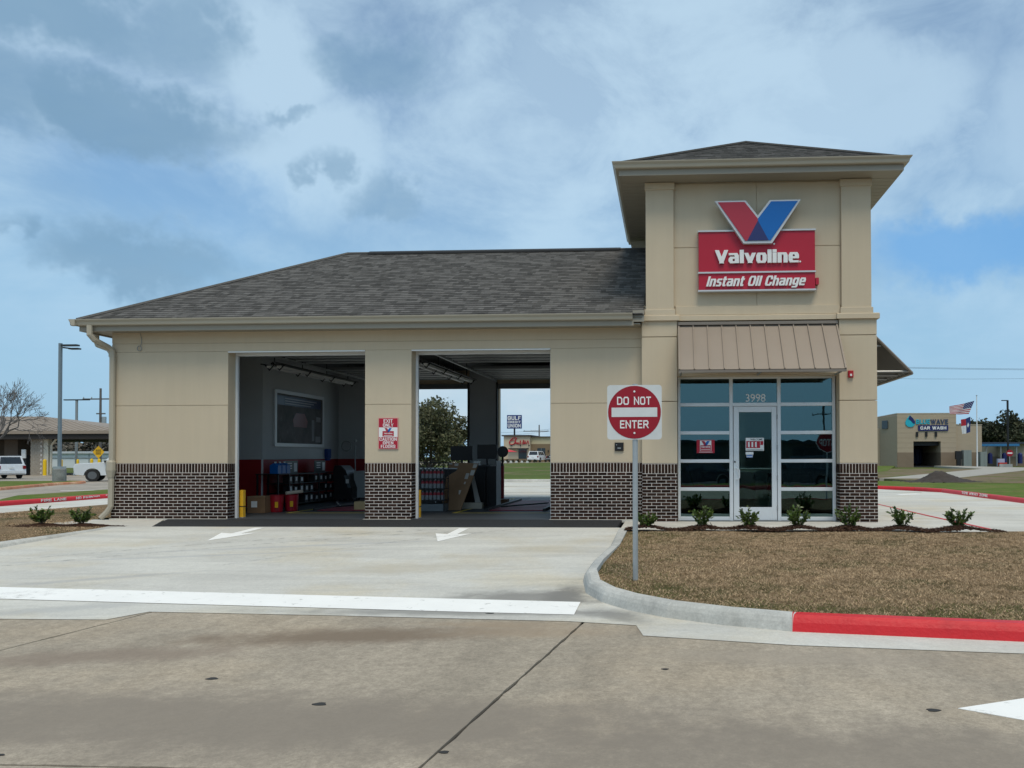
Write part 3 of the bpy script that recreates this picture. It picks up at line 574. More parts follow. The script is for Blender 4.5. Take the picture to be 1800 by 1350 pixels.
# ------------------------------------------------------------------ the oil change building
BL = thing('service_building', 'tan stucco and dark brick oil change building with two open bays and a square tower', 'building', (8.3, 4.5, 0))
T = -.20                                   # tower front plane
XL, O1, O1b, O2, O2b, XT = -.12, 2.54, 5.62, 6.65, 9.70, 11.68
ZO, HB, D = 3.70, 1.228, 9.28
# -- stucco walls: backing, then panels proud of recessed joints
def part(name, mb, mat, parent=BL): return mb.build(name, mat, parent)
wall = MB()
def wb(x0, x1, z0, z1, y0=.012, y1=.30): wall.box(x0, x1, y0, y1, z0, z1)
wb(XL+.01, O1-.004, HB, ZO); wb(O1b+.004, O2-.004, HB, ZO); wb(O2b+.004, XT+.2, HB, ZO); wb(XL+.01, XT+.2, ZO+.004, 4.6)
wall.box(XL+.01, O1-.006, .03, .30, -.1, HB); wall.box(O1b+.006, O2-.006, .03, .30, -.1, HB); wall.box(O2b+.006, XT+.2, .03, .30, -.1, HB)
wall.box(-.108, .27, .30, 9.0, -.1, 4.3)                                     # left side wall
wall.box(.27, O1, 8.98, 9.28, -.1, 4.3); wall.box(O1b, O2, 8.98, 9.28, -.1, ZO); wall.box(O2b, 16.2, 8.98, 9.28, -.1, 4.3); wall.box(O1, O2b, 8.98, 9.28, ZO, 4.3)   # rear wall
wall.box(15.9, 16.2, 4.6, 8.98, -.1, 4.3)
W1 = part('wall', wall, stucco)
j = .007
def panel(x0, x1, z0, z1, y=0.0, par=W1, d=.012, c=.003): MB().cbox(x0, x1, y, y+d, z0, z1, c).build('stucco_panel', stucco, par)
for a, b_ in ((XL, O1), (O1b, O2), (O2b, XT-.002)): panel(a, b_, HB+.004, 2.508-j); panel(a, b_, 2.508+j, ZO-.002)
panel(XL, XT-.002, ZO+.002, 3.89-j); panel(XL, XT-.002, 3.89+j, 4.35)
# jambs, light metal edge and door frames of the two bays
for a, b_ in ((O1, O1b), (O2, O2b)):
    MB().box(a+.002, b_-.002, -.012, .05, ZO-.028, ZO-.002).build('drip_edge', white, BL)
    f = MB(); f.box(a-.001, a+.05, .302, .37, -.02, ZO); f.box(b_-.05, b_+.001, .302, .37, -.02, ZO); f.box(a+.05, b_-.05, .302, .37, ZO-.07, ZO)
    f.build('door_frame', alum, BL)
    MB().box(a-.35, b_+.35, .38, .43, ZO-.005, 4.25).build('header_board', ceilm, BL)
# -- bricks: mortar bed with proud bricks
NB = [0]; LIM = 300; BR = []             # (centre, size) of every brick
def bricks_face(x0, x1, y, z0=0.0, axis='X', start=0, soldier=True, ret=0.0):
    c, L, m_ = .0677, .2032, .0135
    for k in range(15):
        za = z0+.012+k*c; xx = x0+(-(L/2) if (k+start) % 2 else 0)
        while xx < x1-.02:
            a, b_ = max(xx+m_/2, x0), min(xx+L-m_/2, x1)
            if b_-a > .03: BR.append((axis, a, b_, y, za, za+c-m_))
            xx += L
    if soldier:
        za = z0+.012+15*c; n = max(1, round((x1-x0)/c)); s_ = (x1-x0)/n
        for i in range(n): BR.append((axis, x0+i*s_+m_/2, x0+(i+1)*s_-m_/2, y, za, za+.194))
def mbed(x0, x1, y0, y1, z0=-.03): return MB().box(x0+.004, x1-.004, y0+.006, y1, z0, z0+HB+.028)
bedl = []
for (a, b_) in ((XL, O1), (O1b, O2), (O2b, XT+.1)): bedl.append((a+.004, b_-.004, .004, .029, -.08, HB))
for a, b_ in ((11.68, 12.43), (15.82, 16.60)): bedl.append((a+.004, b_-.004, T+.006, T+.18, -.1, HB-.02))
for xx in (O1-.006, O2-.006): bedl.append((xx, xx+.003, .03, .30, -.08, HB))
bedl.append((15.823, 15.83, T+.18, .14, -.1, HB-.02))
WAs = [part('brick_wainscot', MB().box(*q), mortar) for q in bedl]
bricks_face(15.82, 16.60, T, -.025); bricks_face(11.68, 12.43, T, -.025, start=1); bricks_face(O2b, XT, 0.0)
bricks_face(O1b, O2, 0.0, start=1); bricks_face(XL, O1, 0.0)
for xx in (O1, O2): bricks_face(.004, .296, xx, 0.0, 'Y', 1)
bricks_face(T+.0, .14, 15.82, -.025, 'Yl', 1)
def brickbox(axis, a, b_, y, z0, z1):
    mb = MB()
    if axis == 'X': mb.cbox(a, b_, y, y+.02, z0, z1, .003)
    elif axis == 'Y': mb.box(y-.006, y+.002, a, b_, z0, z1)
    else: mb.box(y-.003, y+.006, a, b_, z0, z1)
    return mb
shared = {}; cnt = 0; rests = {}
def bed_of(axis, a, b_, y):
    if axis == 'X':
        for i, q in enumerate(bedl[:5]):
            if q[0]-.02 < (a+b_)/2 < q[1]+.02 and abs(q[2]-y) < .03: return i
    return 5 if (axis == 'Y' and y < 4) else 6 if axis == 'Y' else 7
for br in BR:
    axis, a, b_, y, z0, z1 = br; wi_ = bed_of(axis, a, b_, y); WA = WAs[wi_]
    if axis == 'X' and cnt < LIM:
        key = (round(b_-a, 3), round(z1-z0, 3))
        if key not in shared:
            o = MB().cbox(-(b_-a)/2, (b_-a)/2, 0, .02, -(z1-z0)/2, (z1-z0)/2, .003).build('brick', brickm); shared[key] = o.data; bpy.data.objects.remove(o)
        o = link('brick', shared[key], WA, Vector(((a+b_)/2, y-random.uniform(0, .0015), (z0+z1)/2))-wloc(BL)); cnt += 1
    else:
        q = brickbox(*br); rests.setdefault(wi_, MB()).add(q.v, q.f)
for wi_, q in rests.items(): tag(q.build('further_bricks', brickm, WAs[wi_]), kind='stuff')
MB().box(XL, O1+.0, -.06, .0, -.05, .012).build('base_ledge', side_m, BL)
MB().box(O1b-.02, O2, -.06, .0, -.05, .012).build('base_ledge', side_m, BL)
MB().box(O2b-.02, XT-.01, -.06, .0, -.05, .012).build('base_ledge', side_m, BL)
# -- roof
EY, EZ, RY, RZ, EXL, RXL = -.50, 4.335, 4.64, 7.02, -.55, 3.33
rf = MB()
rf.add([(EXL, EY, EZ-.02), (11.74, EY, EZ-.02), (11.74, RY, RZ-.02), (RXL, RY, RZ-.02), (EXL, 9.8, EZ-.02), (16.2, 9.8, EZ-.02), (16.2, RY, RZ-.02)], [(0, 1, 2, 3), (0, 3, 4), (4, 3, 2, 6, 5)])
rf.add([(EXL, EY, EZ-.06), (11.7, EY, EZ-.06), (11.7, 9.8, EZ-.06), (EXL, 9.8, EZ-.06)], [(0, 3, 2, 1)])
RO = part('roof', rf, shing)
gab = MB().prism([(16.1, .5, 4.2), (16.1, 9.3, 4.2), (16.1, RY, RZ-.08)], (.08, 0, 0)); part('gable_wall', gab, stucco)
sl = Vector((0, RY-EY, RZ-EZ)); SL = sl.length; sl.normalize(); nr = Vector((0, -sl.z, sl.y))
rows_ = int(SL/.143); sh_list = []
def shingles_on(o, ax, up, nrm, rows_n, expo, xa_f, xb_f, seedv):
    rr = random.Random(seedv); L = []
    for k in range(rows_n):
        s0 = k*expo; xa, xb = xa_f(s0), xb_f(s0); x_ = xa-rr.uniform(0, .3)
        while x_ < xb:
            wd_ = rr.choice((.09, .12, .16, .2, .26)); a, b_ = max(x_, xa), min(x_+wd_, xb)
            if b_-a > .02: L.append((k, a, b_, s0, rr.uniform(0, .004)))
            x_ += wd_
    return L
L1 = shingles_on(None, None, None, None, rows_, .143, lambda s: EXL+(RXL-EXL)*s/SL, lambda s: 11.72, 3)
def shv(a, b_, s0, lift, exl=0):
    o = Vector((0, EY, EZ)); pts = []
    for s_, h in ((s0-.012, .012+lift), (s0+.15, .002+lift*.3)):
        for x_ in (a, b_): p = o+sl*s_+nr*h; pts.append((x_, p.y, p.z))
    p = o+sl*(s0-.012)+nr*(-.004); low = [(a, p.y, p.z), (b_, p.y, p.z)]
    return [low[0], low[1], pts[1], pts[0], pts[3], pts[2]], [(0, 1, 2, 3), (3, 2, 4, 5)]
rest = MB(); cnt = 0
near = sorted(range(len(L1)), key=lambda i: (L1[i][0], -L1[i][1]))[:300]; near = set(near)
for i, (k, a, b_, s0, lf) in enumerate(L1):
    vs, fs = shv(a, b_, s0, lf)
    if i in near: MB().add(vs, fs).build('shingle', shing, RO)
    else: rest.add(vs, fs)
tag(rest.build('further_shingles', shing, RO), kind='stuff')
rv = MB()
for (a, b_) in ((3.95, 10.95),):
    for sgn in (-1, 1):
        rv.add([(a, RY, RZ+.07), (b_, RY, RZ+.07), (b_, RY+sgn*.17, RZ-.01), (a, RY+sgn*.17, RZ-.01)], [(0, 1, 2, 3)])
    rv.add([(a, RY-.17, RZ-.01), (b_, RY-.17, RZ-.01), (b_, RY-.17, RZ-.06), (a, RY-.17, RZ-.06)], [(0, 1, 2, 3)])
rv.build('ridge_vent', M('ridge_vent_black', (.03, .03, .03), .8), RO)
hp = MB().tube([(EXL, EY, EZ+.01), (RXL, RY, RZ+.012)], .05, 6); hp.build('hip_cap', shing, RO)
MB().tube([(RXL, RY, RZ+.005), (3.95, RY, RZ+.005)], .05, 6).build('ridge_cap', shing, RO); MB().tube([(10.95, RY, RZ+.005), (11.8, RY, RZ+.005)], .05, 6).build('ridge_cap', shing, RO)
# gutters (K profile), fascia, soffit
def kgutter(x0, x1, y, z, name='gutter'):   # y: fascia plane, front projects to -Y
    pr = [(0, -.13), (-.07, -.13), (-.085, -.115), (-.10, -.06), (-.135, -.02), (-.14, 0), (-.13, 0), (-.13, -.008), (0, -.008)]
    return MB().prism([(x0, y+a, z+b_) for a, b_ in pr], (x1-x0, 0, 0))
part('gutter', kgutter(-.66, 11.50, -.47, 4.345), trim)
sg = MB().prism([(-.52+a, -.61, 4.345+b_) for a, b_ in [(0, -.13), (-.07, -.13), (-.085, -.115), (-.10, -.06), (-.135, -.02), (-.14, 0), (0, 0)]], (0, 10.4, 0)); part('gutter', sg, trim)
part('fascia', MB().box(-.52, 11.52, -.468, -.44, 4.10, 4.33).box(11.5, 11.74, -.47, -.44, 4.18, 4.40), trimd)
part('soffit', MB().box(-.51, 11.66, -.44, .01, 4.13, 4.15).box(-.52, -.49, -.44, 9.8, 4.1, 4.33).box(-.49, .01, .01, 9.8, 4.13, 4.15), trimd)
part('rake_trim', MB().prism([(11.52, -.46, 4.19), (11.66, -.46, 4.22), (11.74, -.46, 4.42), (11.5, -.46, 4.42)], (0, .5, 0)), trimd)
# downspouts at the left corner
dsm = trim
d1 = MB().tube([(-.24, -.53, 4.22), (-.24, -.53, 4.02), (-.20, -.45, 3.92), (-.10, -.12, 3.79), (-.06, -.07, 3.72), (-.06, -.065, 3.6), (-.06, -.065, 1.3), (-.075, -.08, 1.22), (-.08, -.095, 1.1), (-.075, -.08, .95), (-.06, -.075, .85), (-.07, -.075, .28), (-.14, -.09, .16), (-.26, -.12, .03)], .062, 8)
part('downspout', d1, dsm)
d2 = MB().tube([(-.56, .10, 4.22), (-.56, .10, 3.98), (-.50, .07, 3.88), (-.20, .0, 3.78), (-.10, -.04, 3.68), (-.09, -.05, 3.6)], .06, 8); part('downspout', d2, dsm)
part('downspout_boot', MB().lathe([(.075, 1.30), (.095, 1.26), (.10, 1.08), (.085, 1.0), (.07, .92)], (-.07, -.08, 0), 10), dsm)
# -- tower
tw = MB()
tw.box(11.70, 12.43, T+.18, 4.6, -.1, 4.22); tw.box(15.83, 16.58, T+.18, 4.6, -.1, 4.22); tw.box(12.43, 15.83, T+.06, .30, 3.07, 4.22)
tw.box(12.43, 15.83, 4.3, 4.6, -.1, 4.22); tw.box(11.80, 16.46, T+.10, 4.5, 4.22, 7.20)
TW = part('tower_wall', tw, stucco)
def tp(x0, x1, z0, z1, y, d): MB().cbox(x0, x1, y, y+d, z0, z1, .004).build('stucco_panel', stucco, TW)
for a, b_ in ((11.68, 12.43), (15.82, 16.60)):
    for za, zb in ((HB-.015, 2.525-j), (2.525+j, 3.895-j), (3.895+j, 4.235)): tp(a, b_, za, zb, T, .185)
tp(12.435, 15.815, 3.10, 4.10, T+.04, .02)
xs_ = [12.366, 14.122, 15.878]
for i in range(2):
    for za, zb in ((4.55, 5.805-j), (5.805+j, 7.17)): tp(xs_[i]+(.0 if i == 0 else .006), xs_[i+1]-(.006 if i == 0 else .0), za, zb, T+.085, .02)
pr_ = MB(); 
for a, b_ in ((11.77, 12.365), (15.88, 16.495)):
    MB().cbox(a, b_, T, T+.12, 4.42, 7.03, .005).build('tower_pilaster', stucco, TW); MB().cbox(a-.02, b_+.02, T-.02, T+.12, 7.03, 7.18, .005).build('pilaster_head', stucco, TW)
    MB().cbox(a-.03, b_+.03, T-.03, T+.12, 4.34, 4.475, .006).build('pilaster_base', stucco, TW)
for a, b_, y in ((11.63, 12.48, T-.06), (15.77, 16.65, T-.06), (12.48, 15.77, T-.0)):
    cp = MB().prism([(a, y, 4.235), (b_, y, 4.235), (b_, y, 4.335), (a, y, 4.335)], (0, .5, 0)); mm = cp.build('cap_moulding', stucco, TW)
    MB().prism([(a, y, 4.335), (a, y+.06, 4.36), (a, y+.5, 4.36), (a, y+.5, 4.335)], (b_-a, 0, 0)).build('cap_wash', stucco, TW)
MB().cbox(12.40, 15.85, T+.045, T+.11, 4.36, 4.545, .005).build('cap_band', stucco, TW)
# tower roof
tc = Vector((14.14, 2.26)); hw = 2.93; ze = 7.42; za_ = 8.95
tr = MB().add([(tc.x-hw, tc.y-hw, ze), (tc.x+hw, tc.y-hw, ze), (tc.x+hw, tc.y+hw, ze), (tc.x-hw, tc.y+hw, ze), (tc.x, tc.y, za_)], [(0, 1, 4), (1, 2, 4), (2, 3, 4), (3, 0, 4)])
TR = part('tower_roof', tr, shing)
sl2 = Vector((0, hw, za_-ze)); S2 = sl2.length; sl2.normalize(); n2 = Vector((0, -sl2.z, sl2.y)); rest = MB()
for k, a, b_, s0, lf in shingles_on(None, None, None, None, int(S2/.143), .143, lambda s: tc.x-hw*(1-s/S2), lambda s: tc.x+hw*(1-s/S2), 9):
    o = Vector((0, tc.y-hw, ze)); p0 = o+sl2*(s0-.01)+n2*(.012+lf); p1 = o+sl2*(s0+.15)+n2*.003; pb = o+sl2*(s0-.01)
    rest.add([(a, pb.y, pb.z), (b_, pb.y, pb.z), (b_, p0.y, p0.z), (a, p0.y, p0.z), (b_, p1.y, p1.z), (a, p1.y, p1.z)], [(0, 1, 2, 3), (3, 2, 4, 5)])
tag(rest.build('further_shingles', shing, TR), kind='stuff')
for sx in (-1, 1): MB().tube([(tc.x+sx*hw, tc.y-hw, ze+.015), (tc.x, tc.y, za_+.015)], .045, 6).build('hip_cap', shing, TR)
g0 = hw-.02
gp = [(0, -.13), (-.07, -.13), (-.085, -.115), (-.10, -.06), (-.135, -.02), (-.14, 0), (-.13, 0), (-.13, -.008), (0, -.008)]
def ring(prof, half, z, mat, name):
    cs = [(-1, -1), (1, -1), (1, 1), (-1, 1)]; vs = []; n = len(prof)
    for cx_, cy_ in cs:
        for a, b_ in prof: vs.append((tc.x+cx_*(half-a), tc.y+cy_*(half-a), z+b_))
    fs = [(i*n+k, i*n+(k+1) % n, ((i+1) % 4)*n+(k+1) % n, ((i+1) % 4)*n+k) for i in range(4) for k in range(n)]
    return part(name, MB().add(vs, fs), mat)
ring(gp, g0, 7.445, trim, 'gutter'); ring([(0.0, -.26), (.03, -.26), (.03, -.005), (0, -.005)], g0, 7.445, trimd, 'fascia')
# soffit boards round the tower
ns = 26
for i in range(ns):
    a = tc.x-g0+.03; y0 = tc.y-g0+.03+i*(2*g0-.06)/ns; y1 = y0+(2*g0-.06)/ns-.012
    for xa, xb in ((a, 11.80), (16.46, tc.x+g0-.03)):
        if y0 > T-.05: MB().box(xa, xb, y0, y1, 7.185, 7.205).build('soffit_board', trimd, TR)
MB().box(tc.x-g0+.03, tc.x+g0-.03, tc.y-g0+.03, T+.06, 7.19, 7.205).build('soffit', trimd, TR); MB().box(tc.x-g0+.03, tc.x+g0-.03, T+.1, tc.y+g0-.03, 7.215, 7.23).build('soffit_backing', trimd, TR)
# -- front awning of standing seam metal
AW = MB()
ax0, ax1, ayt, azt, ayb, azb = 12.47, 15.77, T+.05, 4.15, -1.02, 3.105
AW.add([(ax0, ayt, azt-.02), (ax1, ayt, azt-.02), (ax1, ayb, azb-.02), (ax0, ayb, azb-.02)], [(0, 1, 2, 3)])
AWo = part('awning', AW, awn)
npn = 11; stw = (ax1-ax0)/npn; dn = Vector((0, ayb-ayt, azb-azt)); dl = dn.length; dn.normalize(); no = Vector((0, dn.z, -dn.y)); no = -no if no.z < 0 else no
def slab(x0, x1, s0, s1, h0, h1, nm, par=AWo, mat=awn):
    o = Vector((0, ayt, azt)); mb = MB(); vs = []
    for h in (h0, h1):
        for x_, s_ in ((x0, s0), (x1, s0), (x1, s1), (x0, s1)):
            p = o+dn*s_+no*h; vs.append((x_, p.y, p.z))
    return mb.add(vs, [(3, 2, 1, 0), (4, 5, 6, 7), (0, 1, 5, 4), (1, 2, 6, 5), (2, 3, 7, 6), (3, 0, 4, 7)]).build(nm, mat, par)
for i in range(npn):
    slab(ax0+i*stw+.004, ax0+(i+1)*stw-.004, .02, dl, -.01, .004, 'awning_panel')
    if i: slab(ax0+i*stw-.009, ax0+i*stw+.009, .03, dl+.005, .005, .036, 'standing_seam')
slab(ax0-.02, ax0+.012, 0, dl+.01, -.04, .03, 'edge_trim'); slab(ax1-.012, ax1+.02, 0, dl+.01, -.04, .03, 'edge_trim')
MB().box(ax0-.02, ax1+.02, T-.02, T+.06, 4.14, 4.20).build('head_flashing', awn, AWo)
MB().box(ax0-.02, ax1+.02, ayb-.012, ayb+.01, azb-.06, azb-.012).build('drip_trim', awn, AWo)
for x_ in (ax0+.03, (ax0+ax1)/2, ax1-.03): MB().tube([(x_, ayb+.03, azb-.03), (x_, T+.05, azb-.03)], .02, 6).build('awning_strut', alud, AWo)
# -- awning on the tower's right side, seen end on
S_ = MB(); sx0, sz0, sx1, sz1, sy0, sy1 = 16.50, 4.13, 17.47, 3.14, .30, 3.9
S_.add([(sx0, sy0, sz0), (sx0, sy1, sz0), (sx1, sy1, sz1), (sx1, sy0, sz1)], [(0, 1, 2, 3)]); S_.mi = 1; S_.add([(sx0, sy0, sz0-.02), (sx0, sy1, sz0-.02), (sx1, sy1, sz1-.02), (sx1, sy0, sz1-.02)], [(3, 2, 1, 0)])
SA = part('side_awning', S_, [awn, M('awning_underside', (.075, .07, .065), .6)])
MB().tube([(sx0, sy0, sz0), (sx1, sy0, sz1)], .03, 6).build('edge_trim', awn, SA); MB().tube([(sx1, sy0, sz1-.01), (sx1, sy1, sz1-.01)], .03, 6).build('edge_trim', awn, SA)
for y_ in (sy0+.05, 1.2, 2.1, 3.0): 
    MB().tube([(16.6, y_, sz1+.04), (sx1-.04, y_, sz1+.04)], .022, 6).build('awning_strut', alud, SA); MB().tube([(16.6, y_, 3.72), (16.83, y_, 3.74)], .018, 6).build('awning_strut', alud, SA)
for i in range(12): MB().tube([(sx0+.05, sy0+.3*i+.15, sz0-.02), (sx1-.02, sy0+.3*i+.15, sz1+.01)], .012, 4).build('standing_seam', alud, SA)
# -- storefront
SF = .15; SFo = part('storefront', MB().box(12.432, 15.818, SF+.115, SF+.125, 3.04, 3.075), alud)
def bar(x0, x1, z0, z1, nm, y=SF, d=.11): return MB().cbox(x0, x1, y, y+d, z0, z1, .006).build(nm, alum, SFo)
vx = [(12.445, 12.50), (13.553, 13.628), (14.575, 14.65), (15.745, 15.81)]
for a, b_ in vx: bar(a, b_, -.025, 3.075, 'mullion')
for L, Rr in ((12.50, 13.553), (14.65, 15.745)):
    for a, b_ in ((-.02, .06), (.615, .69), (1.222, 1.295), (1.83, 1.903), (2.437, 2.512), (3.03, 3.074)): bar(L, Rr, a, b_, 'transom_bar', SF+.004, .10)
    for a, b_ in ((.06, .615), (.69, 1.222), (1.295, 1.83), (1.903, 2.437), (2.512, 3.03)):
        MB().box(L+.0, Rr-.0, SF+.05, SF+.06, a, b_).build('pane', pane, SFo)
bar(13.628, 14.575, 2.437, 2.512, 'transom_bar', SF+.004, .10); bar(13.628, 14.575, 3.03, 3.074, 'transom_bar', SF+.004, .10)
MB().box(13.628, 14.575, SF+.05, SF+.06, 2.512, 3.03).build('pane', pane, SFo)
part('lintel_trim', MB().box(12.436, 15.814, SF+.02, SF+.13, 3.076, 3.10), trimd)
font_text('3998', 13.905, 14.33, 2.53, 2.70, SF+.046, lwhite, SFo, 'address_number', .003, .008)
# door
DR = part('door', MB().cbox(13.64, 13.758, SF+.01, SF+.06, -.01, 2.43, .005).cbox(14.455, 14.563, SF+.01, SF+.06, -.01, 2.43, .005).cbox(13.758, 14.455, SF+.01, SF+.06, 2.31, 2.43, .005).cbox(13.758, 14.455, SF+.01, SF+.06, -.01, .265, .005), alum)
MB().box(13.758, 14.455, SF+.03, SF+.04, .265, 2.31).build('pane', dpane, DR)
MB().tube([(13.70, SF+.01, 1.10), (13.70, SF-.045, 1.10), (13.735, SF-.06, 1.09), (13.755, SF-.06, 1.06), (13.755, SF-.06, .90), (13.735, SF-.06, .87), (13.70, SF-.045, .86), (13.70, SF+.01, .86)], .013, 8).build('handle', alum, DR)
MB().cyl((13.665, SF+.015, 1.24), (13.665, SF-.008, 1.24), .018, 12).build('lock_cylinder', black, DR)
MB().box(13.76, 14.453, SF+.05, SF+.075, 1.085, 1.105).build('push_bar', alum, DR)
for z_ in (.25, .9, 1.55, 2.2): MB().cyl((14.569, SF-.004, z_-.05), (14.569, SF-.004, z_+.05), .009, 8).build('hinge', alud, DR)
MB().box(13.63, 14.573, SF-.02, SF+.1, -.03, -.012).build('threshold', alud, SFo)
# decals on the glass
dc = MB(); dc.box(13.90, 14.29, SF+.024, SF+.029, 1.477, 1.755); dcl = tag(dc.build('door_notice', lwhite, None), 'white notice with red blocks reading welcome on the entrance door glass', 'notice')
nr_ = MB()
for i in range(4): nr_.box(13.912+i*.075, 13.912+i*.075+.07, SF+.021, SF+.0235, 1.535, 1.685)
nr_.box(14.215, 14.275, SF+.021, SF+.0235, 1.60, 1.685); nr_.build('red_block', signred, dcl)
font_text('WELCOME', 14.0, 14.26, 1.70, 1.737, SF+.0235, black, dcl, 'lettering', .002, .008)
nb = MB()
for i in range(3): nb.box(13.95+i*.075, 13.985+i*.075, SF+.0185, SF+.0205, 1.555, 1.665)
nb.build('notice_mark', lwhite, dcl); MB().box(13.92, 14.27, SF+.021, SF+.0235, 1.49, 1.50).build('notice_line', black, dcl)
st_ = MB().box(13.90, 14.065, SF+.024, SF+.029, 1.395, 1.452).box(13.915, 14.05, SF+.024, SF+.029, 1.33, 1.39).build('sticker', lwhite); tag(st_, 'small white and blue sticker under the notice on the entrance door', 'sticker')
MB().box(13.92, 14.045, SF+.021, SF+.0235, 1.365, 1.385).box(13.915, 14.05, SF+.021, SF+.0235, 1.335, 1.348).build('blue_stripe', signblue, st_)
def v_logo(x0, x1, z0, z1, y, par, d=.002, edge=None, depth=None):
    """two-tone V: red arm, blue arm, dark overlap at the foot; box x0..x1, z0..z1"""
    w_, h = x1-x0, z1-z0; f = lambda u, v: (x0+u*w_, y, z0+v*h)
    A = [f(0, 1), f(.354, 1), f(.5, .60), f(.5, .415), f(.37, 0), f(.32, 0)]
    A = [f(.02, 1), f(.35, 1), f(.50, .62), f(.36, .045), f(.33, .045)]
    red = [f(.035, .965), f(.345, .965), f(.50, .56), f(.355, .05), f(.345, .05)]
    red = [f(.035, .965), f(.345, .965), f(.4995, .57), f(.4995, .06), f(.352, .06)]
    blue = [f(.965, .965), f(.655, .965), f(.5005, .57), f(.5005, .06), f(.648, .06)]
    navy = [f(.50, .525), f(.375, .06), f(.625, .06)]
    MB().prism(red, (0, -d, 0)).build('red_arm', signpink, par); MB().prism(blue[::-1], (0, -d, 0)).build('blue_arm', signblue, par); MB().prism(navy, (0, -d-.001, 0)).build('navy_foot', signnavy, par)
    if edge:
        out = [f(0, 1), f(.36, 1), f(.5, .645), f(.64, 1), f(1, 1), f(.665, 0), f(.335, 0)]
        MB().prism([(p[0], p[1]+depth, p[2]) for p in out], (0, -depth+.001, 0)).build('emblem_edge', edge, par)
wc = MB().box(12.85, 13.235, SF+.04, SF+.048, 1.43, 1.715).build('window_card', signred); tag(wc, 'red card with a white logo square in the window beside the door', 'card')
MB().box(12.92, 13.165, SF+.036, SF+.0395, 1.475, 1.70).build('white_field', lwhite, wc); v_logo(12.945, 13.14, 1.585, 1.695, SF+.0355, wc)
MB().box(12.93, 13.155, SF+.0335, SF+.0355, 1.48, 1.60).build('red_field', signred, wc); lettering('Valvoline', 12.945, 13.14, 1.545, 1.585, SF+.0333, .001, .2)[0].build('lettering', lwhite, wc)
MB().box(12.945, 13.14, SF+.0325, SF+.0333, 1.505, 1.515).build('line', lwhite, wc)
MB().box(12.90, 13.19, SF+.036, SF+.0395, 1.445, 1.455).build('line', lwhite, wc)
# ------------------------------------------------------------------ bay interior (parts of the building)
epoxy = M('bay_floor_epoxy', (.04, .047, .055), .6, .2, 3)
part('bay_floor', MB().box(.27, 11.6, .0, 9.3, -.15, .001), epoxy)
iw = []
class _L:
    def box(s, *a): iw.append(a); return s
iw_ = _L(); iw_.box(.272, .30, .31, 3.96, 1.30, 4.2); iw_.box(.27, 1.26, 3.96, 8.97, 1.30, 4.2); iw_.box(O1b+.02, O2-.02, .302, .32, 1.3, 3.7)
iw_.box(1.262, O1-.06, 8.94, 8.975, 1.30, 4.2); iw_.box(O1b+.06, O2-.06, 8.94, 8.975, .02, 4.2); iw_.box(11.45, 11.66, .31, 8.97, .02, 4.2); iw_.box(O2b+.06, 11.44, 8.94, 8.975, .02, 4.2)
for q in iw: part('interior_wall', MB().box(*q), greyw)
ir = MB(); ir.box(.272, .30, .31, 3.96, .02, 1.295); ir.box(.27, 1.26, 3.96, 8.97, .02, 1.295); ir.box(1.262, O1-.06, 8.94, 8.975, .02, 1.295); part('interior_dado', ir, redw)
MB().box(1.235, 1.275, 3.945, 3.975, .02, 1.31).build('corner_guard', alum, BL)
CE = part('ceiling', MB().box(.27, 11.45, .31, 8.97, 4.24, 4.26), ceilm)
for i in range(29): MB().box(.3, 11.4, .35+i*.3, .35+i*.3+.12, 4.205, 4.239).build('ceiling_rib', ceilm, CE)
for a, b_ in ((O1, O1b), (O2, O2b)):
    for y0, sgn in ((.55, 1), (5.25, 1)):
        do = part('overhead_door', MB().box(a+.02, b_-.02, y0, y0+.02, 3.86, 3.92), ceilm)
        for k in range(6): MB().box(a+.03, b_-.03, y0+.03+k*.58, y0+.60+k*.58, 3.89, 3.94).build('door_panel', ceilm, do); MB().box(a+.03, b_-.03, y0+.27+k*.58, y0+.31+k*.58, 3.86, 3.889).build('door_rib', steel, do)
    for x_ in (a-.04, b_+.04):
        MB().box(x_-.025, x_+.025, .45, 8.85, 3.83, 3.87).build('door_track', steel, BL)
        MB().box(x_-.025, x_+.025, 8.85, 8.93, .02, 3.8).build('door_track', black, BL); MB().box(x_-.025, x_+.025, .372, .44, .02, 3.8).build('door_track', black, BL)
    MB().box(a, b_, 8.9, 8.97, ZO-.10, ZO+.06).build('rear_header', ceilm, BL)
    MB().cyl((a-.1, .62, 4.05), (b_+.1, .62, 4.05), .05, 10).build('spring_shaft', steel, BL)
# centre rear pier rail with dotted holes
dt = MB()
for k in range(22): dt.box(O2-.008, O2+.004, 8.935, 8.938, .25+k*.07, .28+k*.07)
dt.build('track_hole', white, BL)
def striplight(x, y0, y1, z, label):
    t = thing('strip_light', label, 'light fixture', (x, (y0+y1)/2, z), group='strip lights above the bays')
    MB().box(x-.05, x+.05, y0, y1, z+.1, z+.16).build('housing', ceilm, t)
    for sx in (-.13, .13): MB().box(x+sx-.05, x+sx+.05, y0, y1, z, z+.06).build('lamp_tray', white, t)
    br_ = MB()
    for yy in np.linspace(y0+.05, y1-.05, 4):
        br_.tube([(x-.26, yy, z+.10), (x-.13, yy, z-.05), (x, yy, z+.1), (x+.13, yy, z-.05), (x+.26, yy, z+.10)], .02, 5); br_.tube([(x, yy, z+.14), (x, yy, 4.24)], .012, 5)
    for sx in (-.26, .0, .26): br_.box(x+sx-.025, x+sx+.025, y0-.1, y1+.1, z+.075, z+.10+(.0 if sx else .02))
    br_.build('wire_guard', black, t)
striplight(2.35, 2.4, 7.1, 3.60, 'twin strip light with wire guard hanging above the framed poster wall')
striplight(6.12, 2.3, 6.9, 3.62, 'twin strip light with wire guard hanging behind the pier between the bays')
